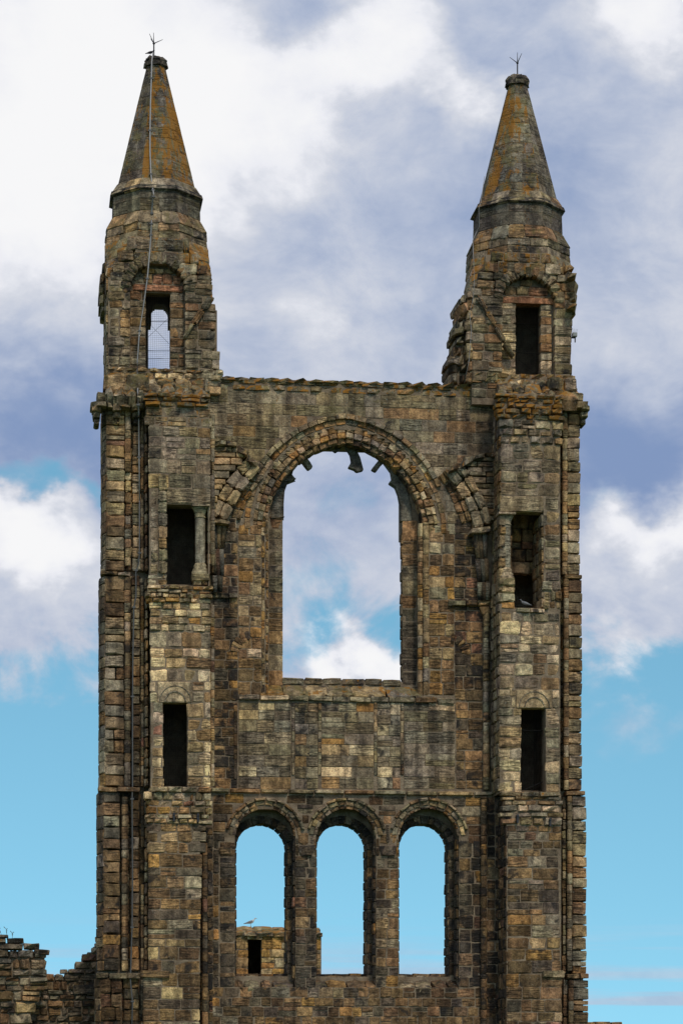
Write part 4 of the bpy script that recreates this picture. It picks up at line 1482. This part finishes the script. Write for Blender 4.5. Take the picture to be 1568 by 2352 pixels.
# ---------------------------------------------------------------- skirts, cornices and corbels below the turrets
lay(tuL, YT - .02, 249, 512, 846, 872, 'rubble', h=(.12, .2), wd=(.2, .45), kind='rubble', lichen=.45, rag=.03, dp=.4)
lay(tuL, YT, 474, 508, 868, 905, 'greywall', h=(.18, .26), wd=(.3, .6), lichen=.15)
slope(tuL, 240, 482, YT, 866, YC - .02, 908, 3, 'turret', wd=(.22, .5), lichen=.42, kind='rubble', dp=.35)
lay(tuL, YO - .2, [(858, 250), (905, 224), (926, 214)], 345, 858, 926, 'turret', h=(.24, .34), wd=(.35, .7), kind='worn', lichen=.4, dp=.6, proud=(0, .05), rag=.02)
course(tuL, 208, 345, 924, 937, YO, .34, 'turret', wd=(.3, .6), lichen=.25, kind='rubble', dp=.7)
course(tuL, 208, 240, 924, 937, .3, .3, 'turret', wd=(.3, .6), lichen=.25, kind='rubble', dp=.7)
lay(tuR, YT - .01, 1084, 1322, 858, 884, 'rubble', h=(.12, .2), wd=(.2, .45), kind='rubble', lichen=.45, rag=.03, dp=.4)
lay(tuR, YT, 1082, 1146, 880, 914, 'greywall', h=(.18, .26), wd=(.3, .6), lichen=.15)
slope(tuR, 1140, 1325, YT, 874, YC - .02, 912, 3, 'turret', wd=(.22, .5), lichen=.42, kind='rubble', dp=.35)
lay(tuR, YO - .2, 1262, [(866, 1312), (889, 1326), (922, 1347)], 866, 922, 'turret', h=(.24, .34), wd=(.35, .7), kind='worn', lichen=.45, dp=.6, proud=(0, .05), rag=.02)
course(tuR, 1258, 1351, 918, 936, YO, .34, 'turret', wd=(.3, .6), lichen=.3, kind='worn', dp=.7)
for part, us, vs0 in ((tuL, (222, 268, 312), 937), (tuR, (1271, 1338), 936)):
    for u in us:
        for k, (wd_, pr) in enumerate(((20, .32), (16, .22), (11, .10))):
            put_block(part, (X(u, YO), YO - pr, Z(vs0 + 7 + k * 13, u, YO)), face_axes((0, -1, 0)), wd_ * M, 12.5 * M, .55, pick('turret'), R.uniform(.4, .7), .1, 'worn', 'corbel')
# stub of the lost parapet wall beside each turret
mb = MB()
mb.box(X(480, YT + .4), X(498, YT + .4), YT + .3, YT + 1.6, Z(880, 495, YT), Z(705, 495, YT))
mb.build('wall_stub', MORTAR, tl)
mb = MB()
mb.box(X(1046, YT + .4), X(1084, YT + .4), YT + .35, YT + 1.5, Z(885, 1060, YT), Z(760, 1060, YT))
mb.box(X(1062, YT + .4), X(1084, YT + .4), YT + .35, YT + 1.5, Z(765, 1060, YT), Z(680, 1060, YT))
mb.build('wall_stub', MORTAR, tr)
lay(tuR, YT + .3, [(672, 1066), (700, 1052), (735, 1052), (752, 1043), (812, 1040), (824, 1026), (860, 1030), (885, 1025)], 1084, 672, 885, 'turret', h=(.16, .3), wd=(.2, .4), kind='rubble', lichen=.2, rag=.05, dp=1.1, soot=(.3, .7), proud=(0, .1))
lay(tuR, YT - .0, 1070, 1088, 668, 880, 'tower', h=(.22, .32), wd=(.2, .4), kind='worn', lichen=.1, rag=.03, dp=.5)
for pts in ([(1062, 722), (1084, 722), (1078, 690), (1051, 700)], [(1058, 700), (1082, 690), (1080, 668), (1052, 688)], [(1041, 770), (1068, 770), (1068, 752), (1042, 752)],
            [(1026, 838), (1058, 838), (1058, 820), (1027, 821)]):
    quadpx(tuR, pts, YT + .1, .8, 'turret', R.uniform(.4, .7), .25, 'rubble')
# raking drip stones of the old roof line
for part, (ua, va), (ub, vb), n in ((tuL, (489, 676), (422, 776), 3), (tuR, (1098, 678), (1180, 818), 4)):
    for i in range(n):
        f0, f1 = i / n + .008, (i + 1) / n - .008
        a, b = (ua + (ub - ua) * f0, va + (vb - va) * f0), (ua + (ub - ua) * f1, va + (vb - va) * f1)
        L = math.hypot(b[0] - a[0], b[1] - a[1])
        nx, ny = -(b[1] - a[1]) / L * 5.5, (b[0] - a[0]) / L * 5.5
        pts = [(b[0] - nx, b[1] - ny), (b[0] + nx, b[1] + ny), (a[0] + nx, a[1] + ny), (a[0] - nx, a[1] - ny)]
        if (pts[1][0] - pts[0][0]) < 0:
            pts = [pts[1], pts[0], pts[3], pts[2]]
        quadpx(part, pts, YT - .13, .25, 'turret', .3, .5, 'worn', 'drip_stone')
# hood of the side opening on the left flank
for v0, v1, o in ((604, 628, .05), (628, 652, .10), (652, 676, .12), (676, 700, .11), (700, 716, .07)):
    put_block(tuL, (tcxL - 1.36 - o / 2, YT + .9, Z((v0 + v1) / 2, 240, YT + .9)), face_axes((0, -1, 0)), o + .1, (v1 - v0) * M - .01, 1.2, pick('turret'), .6, .15, 'worn')

# weathered shoulder on the outer edge of the right turret
for v0, v1, u1 in ((606, 628, 1314), (628, 650, 1324), (650, 674, 1329), (674, 698, 1328), (698, 720, 1325)):
    xa, xb = X(1296, YT), X(u1, YT)
    put_block(tuR, ((xa + xb) / 2, YT - .03, Z((v0 + v1) / 2, u1, YT)), face_axes((0, -1, 0)), xb - xa, (v1 - v0) * M - .012, 1.9, pick('turret'), R.uniform(.3, .5), .5, 'rubble')

# ---------------------------------------------------------------- lightning rods and cables
def rod(tower, uc, cx, cy, zt, top_v, prongs):
    base = Vector((cx, cy, zt - .05))
    top = Z(top_v, uc, cy)
    mb = MB()
    fork = zt + (top - zt) * .58
    mb.tube([base, Vector((cx, cy, fork))], .018, 6)
    o = mb.build('lightning_rod', IRON, tower)
    for dx, dy, dz in prongs:
        mb = MB()
        mb.tube([Vector((cx, cy, fork)), Vector((cx + dx, cy + dy, fork + dz))], [.014, .006], 5)
        mb.build('prong', IRON, o)
    mb = MB()
    mb.tube([Vector((cx, cy, fork - .03)), Vector((cx, cy, fork)), Vector((cx, cy, fork + .03))], [.02, .038, .02], 8)
    mb.build('clamp', IRON, o)


L_ = Z(75, 350, cyL) - ztL
rod(tl, 350, cxL - .05, cyL, ztL, 75, [(-.01, 0, L_ * .42), (-.12, -.05, L_ * .34), (.24, .05, L_ * .2), (-.08, .1, L_ * .24)])
rod(tr, 1188, cxR, cyR, ztR, 122, [(0, 0, L_ * .42), (-.22, 0, L_ * .22), (.10, -.1, L_ * .34), (.08, .1, L_ * .26)])


def cable(tower, pts, name, r, mat):
    mb = MB()
    mb.tube(pts, r, 6)
    return mb.build(name, mat, tower, True)


def on_spire(u, v, cx, cy, zb_, zt_, rb0, rt0, lift=.06):
    """point on the front facet of the spire"""
    y = cy - rb0 * .92
    for _ in range(6):
        z = Z(v, u, y)
        f = (z - zb_) / (zt_ - zb_)
        y = cy - (rb0 + (rt0 - rb0) * f) * .924 - lift
    return PT(u, v, y)


zbs, zns = Z(434, 358, cyL - .3), Z(146, 358, cyL - .3)
cpath = [PT(352, 121, cyL - .25)]
for u, v in ((349, 140), (348, 180), (346, 240), (345, 300), (345, 350), (347, 400), (350, 428)):
    cpath.append(on_spire(u, v, cxL, cyL, zbs, zns, 1.11, .285))
cpath += [PT(352, 437, cyL - 1.30), PT(353, 444, cyL - 1.44), PT(353, 452, cyL - 1.44), PT(351, 462, cyL - 1.26), PT(349, 490, cyL - 1.24), PT(348, 504, cyL - 1.26), PT(348, 514, cyL - 1.48), PT(348, 524, cyL - 1.50), PT(347, 540, cyL - 1.44)]
for u, v in ((344, 580), (339, 640), (330, 700), (321, 760), (316, 830)):
    cpath.append(PT(u, v, YT - .10))
cpath += [PT(316, 866, YT - .14), PT(317, 900, YO - .36), PT(318, 930, YO - .5), PT(319, 960, YO - .12)]
for u, v in ((320, 1050), (321, 1150), (321, 1270), (319, 1295), (313, 1310), (313, 1370), (308, 1395), (306, 1500), (305, 1600), (305, 1800), (304, 1835), (305, 2000), (304, 2130), (300, 2250), (305, 2300), (302, 2420)):
    cpath.append(PT(u, v, YO - .06 if u > 312 else YO - .05))
ksplit = len(cpath) - 15
cable(tl, cpath[:ksplit + 1], 'lightning_cable', .019, LEAD)
cable(tl, cpath[ksplit:], 'lightning_cable', .019, DULL_LEAD)
for q in cpath[2:-1:2]:
    mb = MB()
    mb.box(q.x - .045, q.x + .045, q.y - .025, q.y + .05, q.z - .02, q.z + .02)
    mb.build('cable_clip', DULL_LEAD, tl)
cable(tr, [PT(u, v, y) for u, v, y in ((1112, 405, cyR - .9), (1104, 462, cyR - 1.0), (1099, 480, cyR - 1.1), (1100, 520, cyR - .95), (1092, 536, cyR - .95), (1085, 552, cyR - 1.1), (1087, 600, YT + .0), (1089, 650, YT - .05), (1085, 690, YT - .08),
                                       (1078, 720, YT - .05), (1082, 760, YT - .06), (1076, 830, YT - .06), (1066, 880, YT + .1))], 'lightning_cable', .008, LEAD)


# ---------------------------------------------------------------- wire netting in the openings
def netting(tower, u0, u1, v0, v1, Y, step, braces, t=.0017):
    um = (u0 + u1) / 2
    xa, xb = X(u0, Y), X(u1, Y)
    za, zb = Z(v1, um, Y), Z(v0, um, Y)
    mb = MB()
    x = xa
    while x <= xb:
        mb.box(x - t, x + t, Y - t, Y + t, za, zb)
        x += step
    z = za
    while z <= zb:
        mb.box(xa, xb, Y - t - .004, Y + t - .004, z - t, z + t)
        z += step
    o = mb.build('wire_netting', WIRE, tower)
    for (ua, va, ub, vb, r) in braces:
        m2 = MB()
        m2.tube([PT(ua, va, Y - .02), PT(ub, vb, Y - .02)], r, 5)
        m2.build('brace_wire', WIRE, o)


netting(tl, 338, 389, 672, 845, YT + .45, .05, [(338, 738, 389, 738, .008), (338, 806, 389, 806, .008), (338, 824, 389, 824, .006), (340, 740, 389, 790, .004), (340, 775, 388, 730, .004)])
netting(tr, 1185, 1239, 700, 859, YT + .45, .05, [(1186, 743, 1239, 744, .007), (1186, 810, 1239, 814, .007), (1188, 733, 1235, 775, .004), (1190, 826, 1222, 852, .004)], .0011)
netting(tl, 377, 429, 1614, 1806, YC + .4, .06, [(377, 1690, 429, 1730, .004)], .0011)
netting(tr, 1197, 1250, 1627, 1818, YC + .4, .05, [(1197, 1678, 1250, 1678, .008), (1204, 1814, 1250, 1794, .010), (1199, 1677, 1250, 1735, .004)], .0011)
netting(tl, 385, 442, 1160, 1341, YC + .4, .06, [(385, 1252, 442, 1255, .005)], .0011)

# iron cramps left in the ruined masonry
for tower, spots in ((tl, ((466 - 66, 1871), (518 - 63, 1873))), (tr, ((1188, 1875), (1263, 1883)))):
    for u, v in spots:
        mb = MB()
        p = PT(u, v, YC - .14)
        mb.box(p.x - .025, p.x + .025, p.y - .01, p.y + .3, p.z - .17, p.z + .03)
        mb.tube([p + Vector((0, -.03, .02)), p + Vector((0, .1, .02))], .035, 8)
        mb.build('iron_cramp', IRON, tower)

# ---------------------------------------------------------------- floodlight on the right tower
fp = PT(1317, 776, YT + .6)
fl = thing('floodlight', fp, 'tiny grey floodlight with bird spikes on the outer side of the right turret', 'lamp')
mb = MB(); mb.box(fp.x - .14, fp.x + .03, fp.y - .015, fp.y + .015, fp.z - .015, fp.z + .015); mb.box(fp.x + .02, fp.x + .045, fp.y - .02, fp.y + .02, fp.z - .12, fp.z + .02)
mb.build('bracket', IRON, fl)
mb = MB(); mb.box(fp.x - .05, fp.x + .07, fp.y - .10, fp.y + .04, fp.z + .02, fp.z + .12)
o = mb.build('housing', LAMPBODY, fl)
mb = MB(); mb.box(fp.x - .04, fp.x + .06, fp.y - .106, fp.y - .098, fp.z + .03, fp.z + .11); mb.build('lens', GLASS, fl)
for k in range(5):
    mb = MB(); mb.tube([Vector((fp.x - .04 + k * .025, fp.y - .03, fp.z + .12)), Vector((fp.x - .08 + k * .045, fp.y - .03, fp.z + .24))], .003, 4)
    mb.build('bird_spike', IRON, fl)

# ---------------------------------------------------------------- lower ruins on the left
rw1 = thing('ruined_masonry', (X(50, 1.0), 1.4, 0), 'broken stub of rubble wall with overhanging top slab at lower left', 'ruin')
prof1 = [(0, 2149), (18, 2150), (22, 2155), (48, 2156), (60, 2166), (64, 2174), (92, 2178), (114, 2186), (104, 2200), (106, 2226), (112, 2236), (108, 2262), (90, 2300), (70, 2352), (66, 2420)]
Yw = .6
mb = MB()
right_tab = sorted((Z(v, u, Yw), X(u, Yw)) for u, v in prof1 if v > 2180)
z = 0
while z < Z(2196, 40, Yw):
    zt_ = z + .2
    mb.box(X(-120, Yw), interp(right_tab, z + .1) - .06, Yw + .06, Yw + 1.2, z, zt_)
    z = zt_
c1 = mb.build('wall_core', MORTAR, rw1)
lay(c1, Yw, -40, [(v, u) for u, v in prof1 if v > 2180], 2182, 2420, 'ruin', h=(.13, .34), wd=(.2, .6), kind='rubble', soot=(.2, .6), lichen=.08, rag=.05, dp=.4, proud=(0, .10))
lay(c1, Yw, -40, 92, 2166, 2182, 'tower', single=True, wd=(.4, .8), kind='rubble', soot=(.3, .7), lichen=.15, dp=.6, proud=(0, .1))
lay(c1, Yw, -40, 56, 2153, 2167, 'tower', single=True, wd=(.3, .7), kind='rubble', soot=(.3, .7), lichen=.15, dp=.6, proud=(0, .1))
quadpx(c1, [(76, 2192), (114, 2192), (115, 2182), (80, 2180)], Yw - .05, .6, 'tower', .6, .1, 'worn', 'top_slab')
quadpx(c1, [(-10, 2153), (20, 2153), (19, 2147), (-10, 2146)], Yw - .02, .6, 'tower', .6, .1, 'worn', 'top_slab')
rw2 = thing('ruined_masonry', (X(160, 2.0), 2.4, 0), 'low ruined wall stepping up to meet the foot of the left tower', 'ruin')
Yw2 = 1.5
prof2 = [(20, 2300), (70, 2290), (100, 2234), (141, 2232), (142, 2224), (165, 2214), (183, 2194), (196, 2183), (206, 2172), (224, 2156), (240, 2150)]
mb = MB()
xs = [X(u, Yw2) for u, v in prof2]
tab2 = sorted((X(u, Yw2), Z(v, u, Yw2)) for u, v in prof2)
x = X(20, Yw2)
while x < X(240, Yw2):
    mb.box(x, x + .15, Yw2 + .06, Yw2 + 1.0, 0, interp(tab2, x) - .12)
    x += .15
c2 = mb.build('wall_core', MORTAR, rw2)
lay(c2, Yw2, 40, 240, 2150, 2420, 'ruin', h=(.12, .26), wd=(.16, .5), kind='rubble', soot=(.25, .65), lichen=.12, dp=.4, proud=(0, .08), top=[(v, u) for u, v in prof2])
course(c2, 168 - 0, 226, 2262, 2284, Yw2, .12, 'turret', wd=(.6, 1.0), kind='worn', soot=(.5, .7))
# low ruin just showing at the right edge of the foot
rw3 = thing('ruined_masonry', (X(1400, 2.0), 2.4, 0), 'top of a low rubble wall right of the right tower, almost out of sight', 'ruin')
mb = MB(); mb.box(X(1335, 1.6), X(1425, 1.6), 1.66, 2.6, 0, Z(2352, 1400, 1.6))
c3 = mb.build('wall_core', MORTAR, rw3)
lay(c3, 1.6, 1335, 1428, 2346, 2440, 'rubble', h=(.12, .25), wd=(.2, .5), kind='rubble', soot=(.3, .6), dp=.4)

# ---------------------------------------------------------------- far wall seen through the left lancet
Yf = 30.0
fw = thing('ruined_building', (X(630, Yf), Yf + .6, 0), 'small ruined stone building with slab roof and dark window, seen through the left lancet', 'ruin')
fh = rect_hole(570, 600, 2157, 2250, Yf)
mb = MB()
strip_core(mb, X(505, Yf), X(738, Yf), 0, Z(2150, 620, Yf), Yf + .03, Yf + .5, [fh])
mb.box(X(505, Yf), X(738, Yf), Yf + 2.6, Yf + 3.0, 0, Z(2150, 620, Yf))
mb.box(X(505, Yf), X(520, Yf), Yf + .4, Yf + 2.7, 0, Z(2150, 620, Yf))
mb.box(X(718, Yf), X(738, Yf), Yf + .4, Yf + 2.7, 0, Z(2150, 620, Yf))
mb.box(X(505, Yf), X(738, Yf), Yf + .1, Yf + 3.0, Z(2150, 620, Yf), Z(2142, 620, Yf))
c4 = mb.build('wall', MORTAR, fw)
lay(c4, Yf, 505, 737, 2150, 2300, 'arch', [fh], h=(.26, .42), wd=(.35, .8), soot=(.05, .45), kind='worn', dp=.25, rag=.03)
lay(c4, Yf, 568, 602, 2148, 2158, 'arch', single=True, wd=(.5, .9), dp=.4, kind='worn', name='lintel')
course(c4, 500, 742, 2141, 2151, Yf, .14, 'turret', wd=(.5, 1.0), lichen=.3, kind='worn', dp=.9)
slope(c4, 506, 736, Yf + .9, 2128, Yf - .08, 2142, 2, 'turret', wd=(.4, .8), lichen=.4, kind='worn', dp=.25)


# ---------------------------------------------------------------- birds
def loft(mb, rings_, n=10):
    """rings: (centre, radius across, radius up)"""
    vs_, fs_ = [], []
    for i, (c, ra_, rb2) in enumerate(rings_):
        c = Vector(c)
        for k in range(n):
            a = 2 * math.pi * k / n
            vs_.append(c + Vector((0, math.cos(a) * ra_, math.sin(a) * rb2)))
    for i in range(len(rings_) - 1):
        for k in range(n):
            k2 = (k + 1) % n
            fs_.append((i * n + k, i * n + k2, (i + 1) * n + k2, (i + 1) * n + k))
    fs_.append(tuple(reversed(range(n))))
    fs_.append(tuple(range((len(rings_) - 1) * n, len(rings_) * n)))
    mb.add(vs_, fs_)


def bird(name, foot, length, face, label, body_m, wing_m, beak_m, lean=0.0):
    """standing bird facing +x (face=1) or -x; one continuous body from tail to head, wings, legs and beak as parts"""
    t = thing(name, foot, label, 'bird')
    s = length
    P = lambda x, y, z: Vector(foot) + Vector((x * face * s, y * s, z * s))

    def lf(rs, nm, m):
        mb = MB()
        loft(mb, [((0, 0, 0), a, b) for _, a, b in rs])
        n = 10
        for i, (c, a, b) in enumerate(rs):
            for k in range(n):
                an = 2 * math.pi * k / n
                mb.v[i * n + k] = P(c[0], c[1] + math.cos(an) * a, c[2] + math.sin(an) * b)
        return mb.build(nm, m, t, True)
    lf([((-.50, 0, .20), .02, .012), ((-.40, 0, .23), .05, .025), ((-.28, 0, .28), .085, .065), ((-.10, 0, .33), .125, .12), ((.08, 0, .37), .125, .135), ((.20, 0, .43), .09, .11),
        ((.26, 0, .52), .062, .07), ((.29, 0, .59), .066, .066), ((.33, 0, .625), .06, .055), ((.375, 0, .62), .03, .03)], 'body', body_m)
    for sy in (-1, 1):
        lf([((.14, sy * .10, .42), .02, .05), ((.02, sy * .125, .39), .025, .085), ((-.16, sy * .12, .34), .022, .075), ((-.34, sy * .08, .28), .016, .04), ((-.56, sy * .03, .21), .008, .012)], 'wing', wing_m)
        mb = MB()
        mb.tube([P(-.02, sy * .045, .26), P(0, sy * .045, .12), P(-.02, sy * .045, .0)], .012 * s, 5)
        mb.tube([P(-.03, sy * .045, .006), P(.07, sy * .055, .006)], .010 * s, 4)
        mb.build('leg', beak_m, t)
    lf([((.36, 0, .615), .018, .022), ((.42, 0, .608), .014, .017), ((.475, 0, .59), .004, .006)], 'beak', beak_m)
    for sy in (-1, 1):
        mb = MB()
        c = P(.335, sy * .052, .635)
        mb.tube([c - Vector((0, .012 * s, 0)), c + Vector((0, .012 * s, 0))], .012 * s, 8)
        mb.build('eye', FEATHER_DARK, t)
    return t


gz = PT(576, 2128.5, Yf + .75)
bird('gull', gz, .52, 1, 'white and grey gull standing on the ruin roof seen through the left lancet', FEATHER_WHITE, FEATHER_GREY, BEAK)
bird('starling', Vector((cxL - .14, cyL - .06, ztL + .035)), .26, 1, 'small dark bird perched on the flat top of the left spire', FEATHER_DARK, FEATHER_DARK, FEATHER_DARK)
bird('pigeon', PT(1204, 1396, YC + .32), .34, -1, 'grey pigeon in the dark on the sill of the right tower window', FEATHER_GREY, FEATHER_GREY, FEATHER_DARK)

# dry stems growing on the broken wall
wp = PT(30, 2156, .7)
wd_ = thing('dry_weed', wp, 'sparse dry weed stems growing on top of the broken wall at lower left', 'weed')
for k in range(3):
    mb = MB()
    b = wp + Vector((-.28 + .13 * k, R.uniform(-.1, .1), -.03))
    hgt_ = R.uniform(.18, .34)
    tip = b + Vector((R.uniform(-.08, .08), 0, hgt_))
    mb.tube([b, b.lerp(tip, .6) + Vector((.015, 0, 0)), tip], [.006, .005, .003], 4)
    for j in range(4):
        q = b.lerp(tip, .55 + j * .13)
        mb.tube([q, q + Vector((R.uniform(-.06, .06), 0, .05))], [.004, .009], 4)
    mb.build('stem', plain('dry_stem', (.10, .09, .05), .9) if k == 0 else bpy.data.materials['dry_stem'], wd_)
